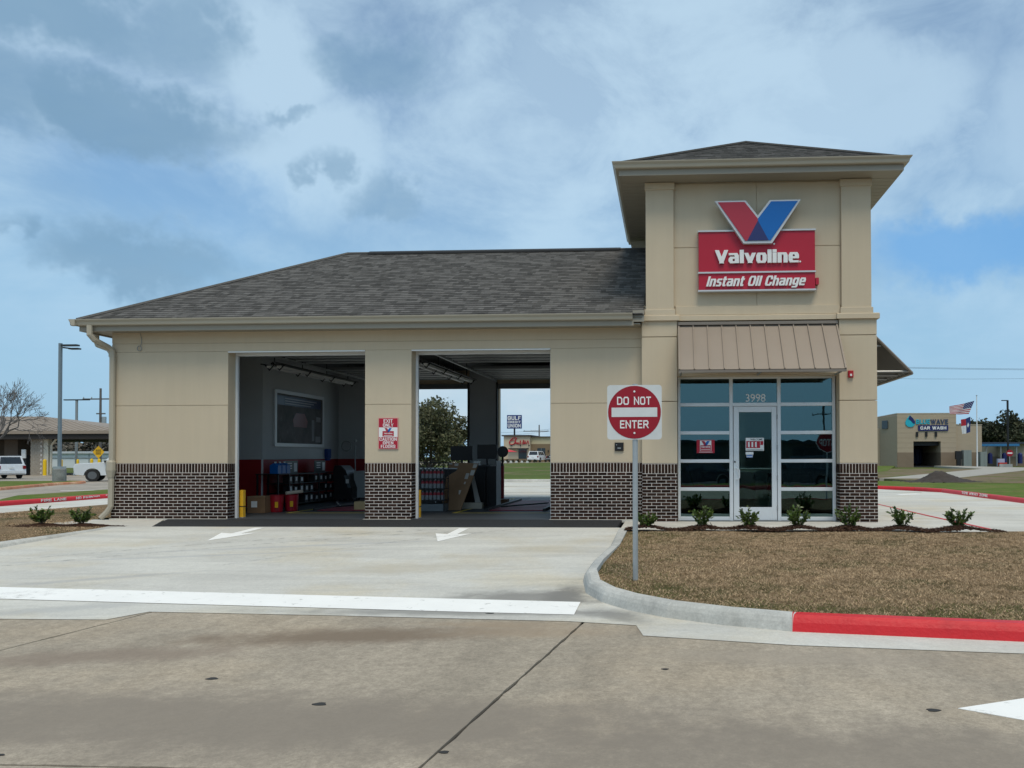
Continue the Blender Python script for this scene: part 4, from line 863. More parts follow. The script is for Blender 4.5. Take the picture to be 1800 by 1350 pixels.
# poster
po = thing('framed_poster', 'large dark framed poster on the grey wall inside the bay', 'poster', (1.27, 6.1, 1.66))
pm = bpy.data.materials.new('poster_print'); pm.use_nodes = True; t = NT(pm.node_tree); b = t.n['Principled BSDF']; pos = t.new('ShaderNodeNewGeometry').outputs['Position']
c = t.mix(t.ramp(t.noise(pos, 1.8, 5, .6), .35, .65), (.02, .026, .02), (.07, .06, .06)); c = t.mix(t.ramp(t.noise(pos, 6, 4, .6), .55, .7, 0, .5), c, (.12, .12, .13))
t.put(b.inputs['Base Color'], c); b.inputs['Roughness'].default_value = .6; MATS['poster'] = pm
fr = MB(); y0, y1, z0, z1 = 4.56, 7.72, 1.66, 3.27
for a in ((y0, y1, z0, z0+.1), (y0, y1, z1-.1, z1), (y0, y0+.1, z0+.1, z1-.1), (y1-.1, y1, z0+.1, z1-.1)): fr.box(1.262, 1.31, *a)
fr.build('frame', alum, po); MB().box(1.262, 1.285, y0+.1, y1-.1, z0+.1, z1-.1).build('print', pm, po)
MB().box(1.286, 1.288, y0+.15, y1-.2, z1-.42, z1-.16).build('banner', M('poster_navy', (.03, .04, .09), .3), po)
MB().prism([(1.286, 5.7, 2.25), (1.286, 6.55, 2.25), (1.286, 6.6, 2.45), (1.286, 6.4, 2.66), (1.286, 5.85, 2.66), (1.286, 5.65, 2.45)], (.003, 0, 0)).build('red_car_picture', M('poster_red', (.20, .05, .05), .3), po)
MB().box(1.286, 1.288, 6.9, 7.05, 1.85, 2.5).box(1.286, 1.288, 7.2, 7.5, 2.45, 2.6).box(1.286, 1.288, 7.15, 7.5, 1.82, 2.0).build('pale_picture', M('poster_pale', (.25, .25, .26), .3), po)
for k in range(3): MB().box(1.289, 1.2905, y0+.6, y1-.5-.2*k, z1-.24-.07*k, z1-.21-.07*k).build('text_line', M('poster_text', (.3, .3, .33), .4), po)
# shelf with filter boxes, jugs, display cards
sh = thing('filter_shelf', 'black metal shelf against the red dado in the first bay', 'shelf', (1.6, 5.9, 0))
fr = MB()
for y_ in (4.15, 6.0, 7.85):
    for x_ in (1.30, 1.88): fr.box(x_, x_+.04, y_, y_+.04, .0, .90)
fr.build('upright', black, sh)
for z_ in (.06, .35, .62, .88): MB().box(1.28, 1.93, 4.12, 7.92, z_, z_+.02).build('shelf_board', black, sh)
ORD = ['first', 'second', 'third', 'fourth', 'fifth', 'sixth', 'seventh', 'eighth', 'ninth', 'tenth', 'eleventh', 'twelfth']
fm = M('filter_box_black', (.02, .02, .022), .45, .1); lab = M('filter_label', (.75, .76, .76), .5, .1)
fb = B(-.09, .09, -.10, .10, 0, .20).build('filter_box', fm); tag(fb, 'small black filter box with pale label on the bay shelf', 'box', 'filter boxes on the black shelf')
MB().box(.091, .093, -.05, .05, .06, .17).build('label', lab, fb, local=True)
first = True
for zi, z_ in enumerate((.08, .37, .64)):
    for k in range(11):
        if random.random() < .12: continue
        o = fb if first else copy_tree(fb); first = False
        tag(o, '%s filter box from the bay door on the %s tier of the black shelf' % (ORD[k], ('bottom', 'middle', 'top')[zi]))
        o.location = (1.78, 4.35+k*.32+random.uniform(-.04, .04), z_); o.scale = (1, 1, random.uniform(.85, 1.1))
bj = M('blue_jug_plastic', (.0, .12, .42), .35, .1)
for k, lbl in enumerate(('blue fluid jug nearest the bay door of the three on the shelf end', 'middle one of three blue fluid jugs on the shelf end', 'innermost of three blue fluid jugs on the shelf end')):
    y_ = 3.72+k*.25; t_ = thing('fluid_jug', lbl, 'jug', (1.75, y_, .92), group='blue jugs on the shelf end')
    MB().prism([(1.64, y_-.1, .92), (1.86, y_-.1, .92), (1.86, y_+.1, .92), (1.64, y_+.1, .92)], (0, 0, .22)).build('body', bj, t_); MB().add([(1.64, y_-.1, 1.141), (1.86, y_-.1, 1.141), (1.86, y_+.1, 1.141), (1.64, y_+.1, 1.141), (1.7, y_-.05, 1.20), (1.78, y_-.05, 1.20), (1.78, y_+.05, 1.20), (1.7, y_+.05, 1.20)], [(0, 1, 5, 4), (1, 2, 6, 5), (2, 3, 7, 6), (3, 0, 4, 7), (4, 5, 6, 7)]).build('shoulder', bj, t_)
    MB().cyl((1.74, y_, 1.2), (1.74, y_, 1.24), .03, 10).build('cap', white, t_)
jb = MB().box(1.28, 1.93, 3.55, 4.10, .895, .918).box(1.3, 1.34, 3.57, 3.61, 0, .894).box(1.86, 1.9, 3.57, 3.61, 0, .894).build('jug_stand', black); tag(jb, 'low black stand under the blue jugs', 'stand')
for k, (y_, lbl) in enumerate(((4.9, 'grey display card on the shelf nearer the bay door'), (6.75, 'grey display card on the shelf deeper in the bay'))):
    t_ = thing('display_card', lbl, 'display card', (1.6, y_, .9), group='display cards above the shelf')
    MB().box(1.60, 1.615, y_-.38, y_+.38, .90, 1.26).build('card', M('display_grey', (.07, .085, .085), .4), t_); MB().box(1.616, 1.618, y_+.15, y_+.32, .95, 1.2).build('picture', lab, t_)
    for q in range(3): MB().box(1.616, 1.618, y_-.25, y_+.02, 1.03+q*.07, 1.06+q*.07).build('text_line', lab, t_)
# floor clutter in the first bay
bx = thing('cardboard_box', 'brown cardboard box with white label beside the yellow bay post', 'box', (2.2, 2.05, 0)); MB().box(1.98, 2.42, 1.86, 2.25, .002, .41).build('carton', card, bx); MB().box(2.08, 2.23, 1.856, 1.859, .14, .29).build('label', lwhite, bx); MB().box(1.975, 2.425, 1.857, 1.859, .39, .405).build('tape', M('tape', (.35, .25, .15), .3), bx)
binm = M('red_bin_plastic', (.34, .01, .02), .4, .08)
for x_, y_, lbl in ((2.52, 2.25, 'red round bin next to the brown cardboard box'), (2.72, 2.62, 'red round bin behind the other red bin')):
    t_ = thing('red_bin', lbl, 'bin', (x_, y_, 0), group='red bins inside the first bay'); MB().lathe([(.135, .002), (.145, .03), (.165, .40), (.175, .42), (.16, .42), (.14, .06)], (x_, y_, 0), 18).build('body', binm, t_); MB().box(x_+.05, x_+.13, y_-.19, y_-.186, .12, .26).build('label', yellow, t_)
tag(MB().tube([(2.66, 2.45, .455), (2.92, 2.78, .49)], .045, 10).build('paper_roll', M('paper_tan', (.5, .42, .33), .8)), 'tan paper roll lying across the red bins', 'paper roll')
bp = thing('service_machine', 'black rounded service machine with dark panel at the bay rear wall', 'machine', (2.35, 7.3, 0))
MB().prism([(2.0, 6.9, .08), (2.55, 6.9, .08), (2.55, 6.9, .4), (2.35, 6.9, .95), (2.2, 6.9, 1.1), (2.0, 6.9, 1.1), (1.95, 6.9, .9)], (0, .7, 0)).build('body', black, bp); MB().prism([(2.52, 6.895, .42), (2.40, 6.895, .8), (2.30, 6.895, .8), (2.42, 6.895, .42)], (0, -.01, 0)).build('panel', M('machine_panel', (.10, .12, .13), .3), bp)
MB().box(2.36, 2.46, 6.88, 6.884, .55, .68).build('label', lwhite, bp)
for x_ in (2.1, 2.5):
    for y_ in (6.95, 7.5): MB().cyl((x_, y_-.03, .06), (x_, y_+.03, .06), .06, 10).build('wheel', rubber, bp)
cb = thing('white_cabinet', 'pale metal cabinet on casters beside the black machine', 'cabinet', (2.75, 7.6, 0)); MB().box(2.45, 2.98, 7.3, 7.85, .10, .92).build('body', M('cabinet_grey', (.42, .45, .45), .5), cb); MB().box(2.80, 2.86, 7.292, 7.299, .12, .9).box(2.90, 2.95, 7.292, 7.299, .12, .9).build('column', white, cb)
for x_ in (2.52, 2.92): MB().cyl((x_-.02, 7.36, .05), (x_+.02, 7.36, .05), .05, 10).build('caster', rubber, cb)
MB().lathe([(.04, .93), (.05, 1.0), (.02, 1.1), (.015, 1.2)], (2.88, 7.4, 0), 10).build('bottle', white, cb)
hk = thing('hose_stand', 'thin pole with hook and coiled hose by the dark rear wall', 'stand', (2.0, 8.5, 0)); MB().tube([(2.05, 8.4, 0), (2.05, 8.4, 1.75)], .02, 8).build('pole', steel, hk); MB().lathe([(.03, 0), (.05, .05), (.02, .1)], (2.05, 8.4, 1.85), 8).build('hook', steel, hk)
ho = MB().tube([(1.75+.16*math.cos(a), 8.42, 1.72+.16*math.sin(a)) for a in np.linspace(0, 6.2, 22)], .018, 6); ho.build('hose_coil', alud, hk)
tag(MB().box(1.265, 1.38, 7.85, 8.10, 1.33, 1.62).box(1.265, 1.36, 7.87, 8.08, 1.25, 1.328).build('wall_dispenser', M('dispenser_blue', (.02, .06, .25), .3)), 'blue dispenser mounted on the grey wall past the poster', 'dispenser')
tag(MB().box(4.22, 4.7, 2.9, 3.3, .002, .22).build('cardboard_box', M('carton_tan', (.45, .32, .16), .8)), 'low tan carton on the floor beside the bay pier', 'box')
tag(MB().tube([(2.5, 5.9, .03), (3.4, 4.0, .03)], .025, 8).build('white_pipe', white), 'pale pipe lying on the first bay floor', 'pipe')
redmat = M('pit_mat_red', (.22, .01, .03), .6, .15)
for x0, lbl, y0 in ((3.35, 'dark red pit cover on the first bay floor', 2.7), (7.75, 'dark red pit cover in a black frame on the second bay floor', 2.75)):
    t_ = thing('pit_cover', lbl, 'pit cover', (x0+.6, y0+2, 0), group='pit covers in the bay floors'); MB().box(x0, x0+1.35, y0, y0+4.4, .004, .02).build('cover', redmat, t_)
    for xx in (x0-.07, x0+1.36): MB().box(xx, xx+.06, y0-.1, y0+4.5, .004, .07).build('edge_rail', black, t_)
    MB().tube([(x0+.1, y0+.9, .05), (x0+1.2, y0+1.9, .09)], .02, 6).build('cross_bar', black, t_)
pit = tag(MB().box(7.85, 9.0, 7.2, 8.4, .004, .012).build('floor_mat', M('pale_mat', (.45, .43, .42), .8)), 'pale mat on the second bay floor by the rear opening', 'mat')
yl = M('floor_line_yellow', (.55, .45, .08), .6, .1)
for nm, pts in (('a', [(2.94, 1.86), (4.9, 1.9), (4.9, 1.95), (3.02, 1.91), (3.2, 8.5), (3.14, 8.5)]), ('b', [(7.02, 1.94), (9.5, 1.99), (9.5, 2.04), (7.1, 1.99), (7.28, 8.6), (7.22, 8.6)])):
    MB().prism([(x, y, .003) for x, y in pts], (0, 0, .003)).build('floor_line', yl, BL)
for x_ in (2.565, 6.61): t_ = thing('door_guard_post', 'short yellow guard post inside the %s' % ('first bay door jamb' if x_ < 3 else 'second bay door jamb'), 'post', (x_+.04, .50, 0), group='yellow guard posts at the bay jambs'); MB().box(x_, x_+.085, .45, .55, .012, .62).build('post', yellow, t_); MB().box(x_-.01, x_+.095, .44, .56, .002, .012).build('foot_plate', steel, t_); MB().box(x_-.002, x_+.087, .448, .552, .24, .26).build('band', black, t_)
# second bay: bottle rack, cardboard sheet, desks
rk = thing('bottle_rack', 'black wire rack of bottles just inside the second bay', 'rack', (6.35, 2.75, 0))
fr = MB()
for x_ in (6.02, 6.64):
    for y_ in (2.55, 2.95): fr.tube([(x_, y_, 0), (x_, y_, 1.22)], .012, 5)
for z_ in (1.22,): fr.tube([(6.02, 2.55, z_), (6.64, 2.55, z_), (6.64, 2.95, z_), (6.02, 2.95, z_), (6.02, 2.55, z_)], .01, 5)
fr.build('wire_frame', black, rk)
for z_ in (.26, .55, .80): MB().box(6.0, 6.66, 2.54, 2.96, z_, z_+.02).build('tray', black, rk)
MB().box(6.02, 6.64, 2.56, 2.94, .004, .18).build('base_box', M('rack_grey', (.12, .14, .15), .5), rk)
btm = [M('bottle_grey', (.2, .21, .22), .4, .1), M('bottle_black', (.02, .02, .02), .4, .1), M('bottle_red', (.25, .02, .03), .4, .1)]
bt = MB().lathe([(.0, 0), (.042, .003), (.045, .02), (.045, .15), (.03, .19), (.016, .21), (.016, .235), (0, .235)], (0, 0, 0), 10).build('bottle', btm[0]); tag(bt, 'oil bottle standing in the black wire rack', 'bottle', 'bottles in the wire rack')
MB().lathe([(.018, .236), (.018, .26)], (0, 0, 0), 8).build('cap', btm[1], bt, local=True); MB().lathe([(.0455, .12), (.0455, .15), (.031, .191)], (0, 0, 0), 10).build('label_band', btm[2], bt, local=True); first = True
for z_, n_ in ((.281, 6), (.571, 6), (.821, 6), (.181, 0)):
    for k in range(n_):
        o = bt if first else copy_tree(bt); first = False; o.location = (6.09+k*.1, 2.62+.02*(k % 2), z_); tag(o, '%s oil bottle from the yellow post in the %s row of the wire rack' % (ORD[k], {.281: 'bottom', .571: 'middle', .821: 'top'}[z_]))
lc = thing('low_cabinet', 'low black cabinet standing behind the bottle rack', 'cabinet', (6.2, 3.5, 0)); MB().box(5.66, 6.75, 3.35, 3.75, .004, 1.04).build('body', black, lc); MB().box(5.64, 6.77, 3.33, 3.77, 1.041, 1.07).build('top', steel, lc); MB().box(6.19, 6.21, 3.345, 3.349, .05, 1.0).build('door_gap', steel, lc)
cs = thing('cardboard_sheet', 'large brown cardboard sheet leaning on the desk in the second bay', 'cardboard', (6.7, 3.1, 0))
cp = [(6.43, 3.0, .004), (6.98, 2.85, .004), (7.33, 3.3, 1.19), (6.52, 3.5, 1.21)]
MB().prism(cp, (.01, .025, 0)).build('sheet', card, cs)
def oncard(u, v, e): 
    p = [Vector(q) for q in cp]; a = p[0].lerp(p[1], u); b_ = p[3].lerp(p[2], u); q = a.lerp(b_, v); n_ = (p[1]-p[0]).cross(p[3]-p[0]).normalized(); n_ = n_ if n_.y < 0 else -n_; return q+n_*e
for (u0, u1, v0, v1) in ((.86, .99, .90, .98), (.85, .99, .74, .85), (.70, .82, .66, .78), (.2, .33, .93, .985), (.74, .8, .55, .6), (.62, .72, .33, .42), (.0, .12, .96, .99)):
    MB().prism([oncard(u0, v0, .004), oncard(u1, v0, .004), oncard(u1, v1, .004), oncard(u0, v1, .004)], (0, .002, 0)).build('paper_label', M('paper_grey', (.42, .41, .38), .7), cs)
dk_ = thing('work_desk', 'black work desk behind the leaning cardboard', 'desk', (7.0, 4.9, 0)); MB().box(6.3, 7.25, 4.6, 5.3, 1.06, 1.12).build('desk_top', black, dk_); MB().box(6.35, 7.2, 4.7, 5.28, .0, 1.059).build('cabinet', black, dk_); MB().box(7.22, 7.5, 4.7, 5.3, .0, 1.10).build('side_unit', black, dk_)
for x_, w_, z0, lbl, rz in ((6.48, .62, 1.26, 'black monitor seen from behind on the desk', 0), (7.2, .55, 1.30, 'black monitor with dark blue screen at the desk end', 0)):
    t_ = thing('monitor', lbl, 'monitor', (x_, 4.9, 1.12), group='monitors on the work desk'); MB().box(x_-w_/2, x_+w_/2, 4.88, 4.92, z0, z0+.40).build('screen', black, t_); MB().box(x_-.03, x_+.03, 4.9, 4.94, 1.14, z0).build('stand', black, t_); MB().box(x_-.12, x_+.12, 4.82, 5.0, 1.121, 1.139).build('foot', black, t_)
MB().box(6.62, 6.68, 4.93, 4.97, 1.66, 1.85).build('webcam', black, bpy.data.objects['monitor'])
tag(MB().lathe([(.0, 0), (.14, .01), (.16, .06), (.14, .11), (0, .12)], (7.62, 4.9, 1.50), 16, 'Y').tube([(7.62, 4.98, 1.4), (7.6, 5.0, 1.1)], .03, 6).build('desk_fan', black), 'round black fan at the right end of the work desk', 'fan')
tag(MB().box(6.85, 7.0, 4.75, 4.95, 1.122, 1.24).build('paper_tray', white), 'white paper tray between the two monitors', 'tray')
tag(MB().prism([(7.18, 3.7, .004), (7.33, 3.7, .004), (6.98, 4.1, 1.0), (6.9, 4.1, 1.0)], (0, .03, 0)).build('white_plank', M('plank_pale', (.38, .37, .34), .7)), 'pale plank leaning behind the cardboard sheet', 'plank')
tag(MB().box(6.85, 7.38, 3.5, 3.66, .004, .16).build('long_carton', M('carton_pale', (.40, .36, .29), .8)), 'long pale carton on the floor behind the cardboard sheet', 'box')
tag(MB().box(7.52, 7.64, 4.6, 4.65, .004, 1.25).build('white_board', M('board_pale', (.45, .46, .45), .6)), 'tall narrow pale board standing beside the desk', 'board')
tag(MB().box(7.35, 7.62, 5.6, 5.9, .004, .13).build('small_carton', card), 'small flat carton at the foot of the rear pier', 'box')
rp = thing('red_post', 'red post with rounded top at the rear door jamb', 'post', (6.80, 8.7, 0)); MB().lathe([(.09, .002), (.09, 1.08), (.06, 1.14), (.0, 1.16)], (6.80, 8.70, 0), 14).build('post', M('post_red', (.28, .01, .02), .5), rp)
tag(MB().box(6.40, 6.60, 8.6, 8.8, .004, .72).build('brown_cabinet', M('cabinet_brown', (.09, .05, .02), .6)), 'narrow brown cabinet at the foot of the rear pier', 'cabinet')
# -- office behind the storefront
ow = M('office_wall', (.68, .72, .68), .7, .05)
of = MB(); of.box(12.40, 12.43, .32, 4.3, -.02, 3.3); of.box(15.83, 15.86, .32, 4.3, -.02, 3.3); of.box(12.43, 15.83, 4.2, 4.28, -.02, 3.3); of.box(13.95, 14.1, 2.4, 4.2, -.02, 3.2); part('office_wall', of, ow)
part('office_floor', MB().box(12.43, 15.83, .02, 4.2, -.06, -.02), M('office_tile', (.10, .11, .11), .4)); part('office_ceiling', MB().box(12.43, 15.83, .32, 4.2, 3.2, 3.24), M('office_ceiling_white', (.4, .42, .42), .7))
ct = thing('service_counter', 'dark counter inside the office behind the entrance door', 'counter', (13.4, 2.4, 0)); MB().box(13.0, 14.3, 2.0, 2.38, -.018, .98).build('body', M('counter_dark', (.04, .05, .05), .4), ct); MB().box(12.95, 14.35, 1.95, 2.39, .981, 1.03).build('top', steel, ct)
for k, x_ in enumerate((14.8, 15.35)): 
    t_ = thing('waiting_chair', 'dark waiting chair behind the window, %s' % ('nearer the door' if k == 0 else 'next to the brick pier'), 'chair', (x_, 1.6, -.02)); MB().box(x_-.22, x_+.22, 1.4, 1.85, .42, .47).build('seat', black, t_); MB().box(x_-.22, x_+.22, 1.85, 1.9, .48, .95).build('backrest', black, t_)
    for sx in (-.19, .19):
        for sy in (1.43, 1.8): MB().box(x_+sx-.015, x_+sx+.015, sy, sy+.03, -.018, .42).build('leg', steel, t_)
tag(MB().tube([(12.64, .45, 1.25), (13.0, .75, -.015)], .014, 6).build('broom_handle', M('handle_yellow_green', (.35, .38, .05), .5)), 'yellow green broom handle leaning inside the left window', 'broom')
# ------------------------------------------------------------------ signs and small things on the facade
SG = thing('wall_sign', 'red wall sign with V emblem and white letters on the tower', 'sign', (14.1, T+.05, 4.85))
ys = T+.08
MB().box(12.89, 15.32, ys-.14, ys, 4.865, 6.09).build('panel', signred, SG)
for z0, z1 in ((6.091, 6.125), (5.212, 5.245), (4.83, 4.864)): MB().box(12.875, 15.335, ys-.165, ys, z0, z1).build('trim_strip', mat_silver, SG)
v_logo(13.228, 15.013, 5.81, 6.712, ys-.255, SG, .012, mat_silver, .115)
for mb in lettering('Valvoline', 13.24, 14.98, 5.415, 5.695, ys-.14, .05, .27, shear=.0, gap=.05, sep_letters=True, wmul=1.0, vk=1.75): mb.build('letter', lwhite, SG)
for mb in lettering('Instant Oil Change', 13.04, 15.15, 4.935, 5.145, ys-.14, .04, .25, shear=.28, gap=.07, sep_letters=True, vk=1.6): mb.build('letter', lwhite, SG)
MB().lathe([(.0, 0), (.02, 0), (.02, .012), (0, .012)], (15.01, ys-.152, 5.44), 10, 'Y').build('registered_mark', lwhite, SG); MB().lathe([(.0, 0), (.02, 0), (.02, .012), (0, .012)], (14.47, ys-.152, 5.82), 10, 'Y').build('registered_mark', lwhite, SG)
MB().box(15.336, 15.40, ys-.13, ys, 4.96, 5.10).build('switch_box', signred, SG)
ex = thing('exit_sign', 'red and white exit only caution sign on the pier between the bays', 'sign', (6.14, 0, 1.53))
MB().box(5.925, 6.365, -.022, -.002, 1.53, 2.215).build('plate', M('sign_pink_edge', (.62, .30, .28), .5), ex); MB().box(5.94, 6.35, -.026, -.022, 1.795, 2.005).build('white_field', lwhite, ex)
MB().box(5.94, 6.35, -.0262, -.0222, 2.0055, 2.20).build('red_field', signred, ex); MB().box(5.94, 6.35, -.0262, -.0222, 1.545, 1.7945).build('red_field', signred, ex)
for tx, x0, x1, z0, z1 in (('EXIT', 6.045, 6.245, 2.105, 2.185), ('ONLY', 6.03, 6.26, 2.018, 2.092), ('CAUTION', 5.955, 6.335, 1.712, 1.785), ('OPEN', 6.03, 6.26, 1.635, 1.702), ('FLOORS', 5.985, 6.305, 1.557, 1.625)): lettering(tx, x0, x1, z0, z1, -.0262, .002, .21, vk=1.4)[0].build('lettering', lwhite, ex)
MB().box(6.02, 6.27, -.0282, -.0262, 1.81, 1.925).build('logo_field', signred, ex); v_logo(6.06, 6.23, 1.895, 1.995, -.0285, ex, .001); lettering('Valvoline', 6.05, 6.24, 1.862, 1.89, -.0284, .001, .22)[0].build('logo_lettering', lwhite, ex); MB().box(6.05, 6.24, -.0292, -.0284, 1.825, 1.835).build('logo_line', lwhite, ex)
stb = thing('alarm_strobe', 'red alarm strobe on the right tower pier below the awning', 'alarm', (16.05, T, 3.0)); MB().cbox(15.995, 16.105, T-.05, T-.001, 3.0, 3.145, .008).build('body', M('alarm_red', (.40, .01, .015), .35), stb); MB().box(16.03, 16.07, T-.062, T-.05, 3.03, 3.075).build('lens', lwhite, stb)
kb = thing('key_box', 'small black key drop box on the wall behind the do not enter sign', 'key box', (11.18, 0, 1.48)); MB().cbox(11.09, 11.28, -.035, -.001, 1.48, 1.66, .006).build('body', black, kb); MB().box(11.15, 11.22, -.04, -.035, 1.53, 1.55).build('slot', steel, kb)
MB().cyl((11.13, -.035, 1.61), (11.13, -.045, 1.61), .01, 8).build('lock', steel, kb)
cw_ = thing('hanging_cable', 'thin dark cable hanging in a loop under the left eave', 'cable', (.62, -.02, 4.1)); MB().tube([(.54, -.02, 4.12), (.58, -.03, 4.0), (.58, -.03, 3.9), (.555, -.03, 3.84)], .006, 5).build('cable', alud, cw_); MB().tube([(.53+.045*math.cos(a), -.03, 3.78+.055*math.sin(a)) for a in np.linspace(.5, 6.9, 18)], .008, 5).build('loop', alud, cw_)
# do not enter sign on its post
sx_, sy_ = 11.84, -7.65; gzs = float(lz(sx_, sy_))
dn_ = thing('do_not_enter_sign', 'square do not enter sign on a steel post in the brown lawn', 'road sign', (sx_, sy_, gzs))
MB().tube([(sx_, sy_, gzs-.3), (sx_, sy_, 2.22)], .032, 14).build('post', steel, dn_)
cz = 1.885; hs = .322
pts = []
for cx_, cz_, a0 in ((1, 1, 0), (-1, 1, 90), (-1, -1, 180), (1, -1, 270)):
    for a in (0, 30, 60, 90): pts.append((sx_-.006+cx_*(hs-.035)+.035*math.cos(R(a0+a)), sy_-.038, cz+cz_*(hs-.035)+.035*math.sin(R(a0+a))))
MB().prism(pts, (0, .004, 0)).build('plate', M('sign_sheet_white', (.62, .64, .63), .35), dn_)
MB().lathe([(0, 0), (.312, 0), (.312, .0015), (0, .0015)], (sx_-.006, sy_-.0405, cz), 48, 'Y').build('red_disc', M('dne_red', (.30, .007, .018), .4), dn_)
MB().box(sx_-.276, sx_+.263, sy_-.0425, sy_-.0412, cz-.055, cz+.055).build('white_bar', M('sign_sheet_white', ()), dn_)
for tx, x0, x1, z0, z1 in (('DO', -.205, -.065, .088, .183), ('NOT', -.005, .195, .088, .183), ('ENTER', -.17, .165, -.19, -.095)): lettering(tx, sx_-.006+x0, sx_-.006+x1, cz+z0, cz+z1, sy_-.0412, .0012, .165)[0].build('lettering', lwhite, dn_)
for z_ in (.245, -.245): MB().lathe([(0, 0), (.012, 0), (.008, .006), (0, .006)], (sx_-.006, sy_-.048, cz+z_), 10, 'Y').build('bolt', lwhite, dn_)
# ------------------------------------------------------------------ plants
leafm = M('shrub_leaf', (.07, .115, .02), .38, .25, 9, rnd=.5, col2=(.13, .17, .03), c2=(.5, .68), c2scale=7, spec=.5, transl=.18)
barkm = M('bark', (.10, .08, .065), .9, .25, 8, .6, 30)
barkg = M('grey_bark', (.13, .12, .115), .9, .2, 8)
oakm = M('oak_leaf', (.098, .10, .048), .7, .25, 1.2, rnd=.55, col2=(.10, .095, .04), c2=(.5, .68), c2scale=.7, transl=.2)
darkleaf = M('dark_leaf', (.042, .048, .024), .8, .25, .8, rnd=.55, col2=(.06, .062, .03), c2scale=.3, transl=.15)
brownleaf = M('bare_wood_leaf', (.13, .115, .09), .9, .3, .6, rnd=.5)
def leafquads(C, Nn, L, Wd, rng):
    """one folded diamond per leaf: C centres, Nn directions"""
    n = len(C); d = Nn/np.linalg.norm(Nn, axis=1, keepdims=True); r_ = rng.normal(size=(n, 3)); s_ = np.cross(d, r_); s_ /= np.linalg.norm(s_, axis=1, keepdims=True)
    L = np.asarray(L).reshape(-1, 1); Wd = np.asarray(Wd).reshape(-1, 1); u_ = np.cross(d, s_)
    V = np.stack([C, C+d*L*.5+s_*Wd*.5+u_*Wd*.12, C+d*L, C+d*L*.5-s_*Wd*.5+u_*Wd*.12], 1).reshape(-1, 3)
    return V, np.arange(n*4).reshape(n, 4)
def shrub(x, y, z, h, wd_, label, seedv, nst=8):
    rng = np.random.default_rng(seedv); t = thing('shrub', label, 'shrub', (x, y, z), group='young shrubs in the mulch beds')
    st = MB(); C = []; Nn = []
    for k in range(nst):
        a = 2*math.pi*k/nst+rng.uniform(-.4, .4); lean = rng.uniform(.15, 1)*wd_*.5; hh = h*rng.uniform(.6, 1.0)*(1-.25*lean/(wd_*.5)); P = []
        for q in np.linspace(0, 1, 6): P.append(Vector((x+math.cos(a)*lean*q**.8+rng.normal(0, .008), y+math.sin(a)*lean*q**.8+rng.normal(0, .008), z-.02+hh*q)))
        st.tube(P, [.008-.005*i/5 for i in range(6)], 5)
        for _ in range(2):
            q = rng.uniform(.25, .7); i = int(q*5); b0 = P[i]; aa = a+rng.uniform(-1.4, 1.4); ln = rng.uniform(.08, .16); b1 = b0+Vector((math.cos(aa)*ln, math.sin(aa)*ln, ln*.9)); st.tube([b0, b1], [.004, .002], 4)
            for s_ in np.linspace(.3, 1.05, 9): p = b0.lerp(b1, s_); C.append(p); Nn.append(((b1-b0).normalized()+Vector(rng.normal(0, .75, 3))))
        for s_ in rng.uniform(.16, 1.0, 34):
            i = min(int(s_*5), 4); p = P[i].lerp(P[i+1], s_*5-i); C.append(p); Nn.append((Vector((math.cos(a), math.sin(a), .9))+Vector(rng.normal(0, .8, 3))))
    st.build('stems', barkm, t); C = np.array(C); Nn = np.array(Nn)
    V, Fq = leafquads(C, Nn, rng.uniform(.055, .088, len(C)), rng.uniform(.028, .042, len(C)), rng)
    link('foliage', npmesh('foliage', V-np.array([x, y, z]), Fq, leafm), t)
places = ['in front of the left tower pier, by the sign post', 'in front of the left window panes', 'in front of the entrance door', 'in front of the right window panes', 'against the right brick pier', 'just past the building corner by the drive', 'at the outer end of the bed, beside the red line']
hs_ = [.36, .50, .44, .46, .50, .42, .50]; ws_ = [.46, .46, .48, .46, .50, .48, .50]
for i, (sx, sy) in enumerate(SHR): shrub(sx, sy, .05, hs_[i], ws_[i], 'young green shrub '+places[i], 20+i)
shrub(-.48, -1.52, .02, .46, .44, 'young green shrub at the outer end of the left bed', 41); shrub(.36, -1.5, .02, .42, .54, 'young green shrub beside the downspout corner', 42)
def crown(name, x, y, z0, h, rx, n, ls, mat, seedv, parent, clumps=26, gap=.25, base=(0, 0, 0)):
    rng = np.random.default_rng(seedv); cc = rng.normal(size=(clumps, 3)); cc /= np.linalg.norm(cc, axis=1, keepdims=True); cc *= rng.uniform(.35, .88, (clumps, 1)); cc[:, 2] = np.abs(cc[:, 2])*1.0-.25*rng.uniform(0, 1, clumps)
    per = n//clumps; P = []
    for c_ in cc:
        r_ = rng.uniform(.18, .36); q = rng.normal(size=(per, 3)); q /= np.linalg.norm(q, axis=1, keepdims=True); q *= r_*rng.uniform(.3, 1.05, (per, 1))**.6; P.append(c_+q)
    P = np.concatenate(P); C = P*np.array([rx, rx, h*.62])+np.array([x, y, z0+h*.34]); C = C[C[:, 2] > z0-.1*h]
    V, Fq = leafquads(C, rng.normal(size=(len(C), 3)), rng.uniform(ls*.7, ls*1.4, len(C)), rng.uniform(ls*.5, ls*.9, len(C)), rng)
    return link(name, npmesh(name, V-np.array(base), Fq, mat), parent)
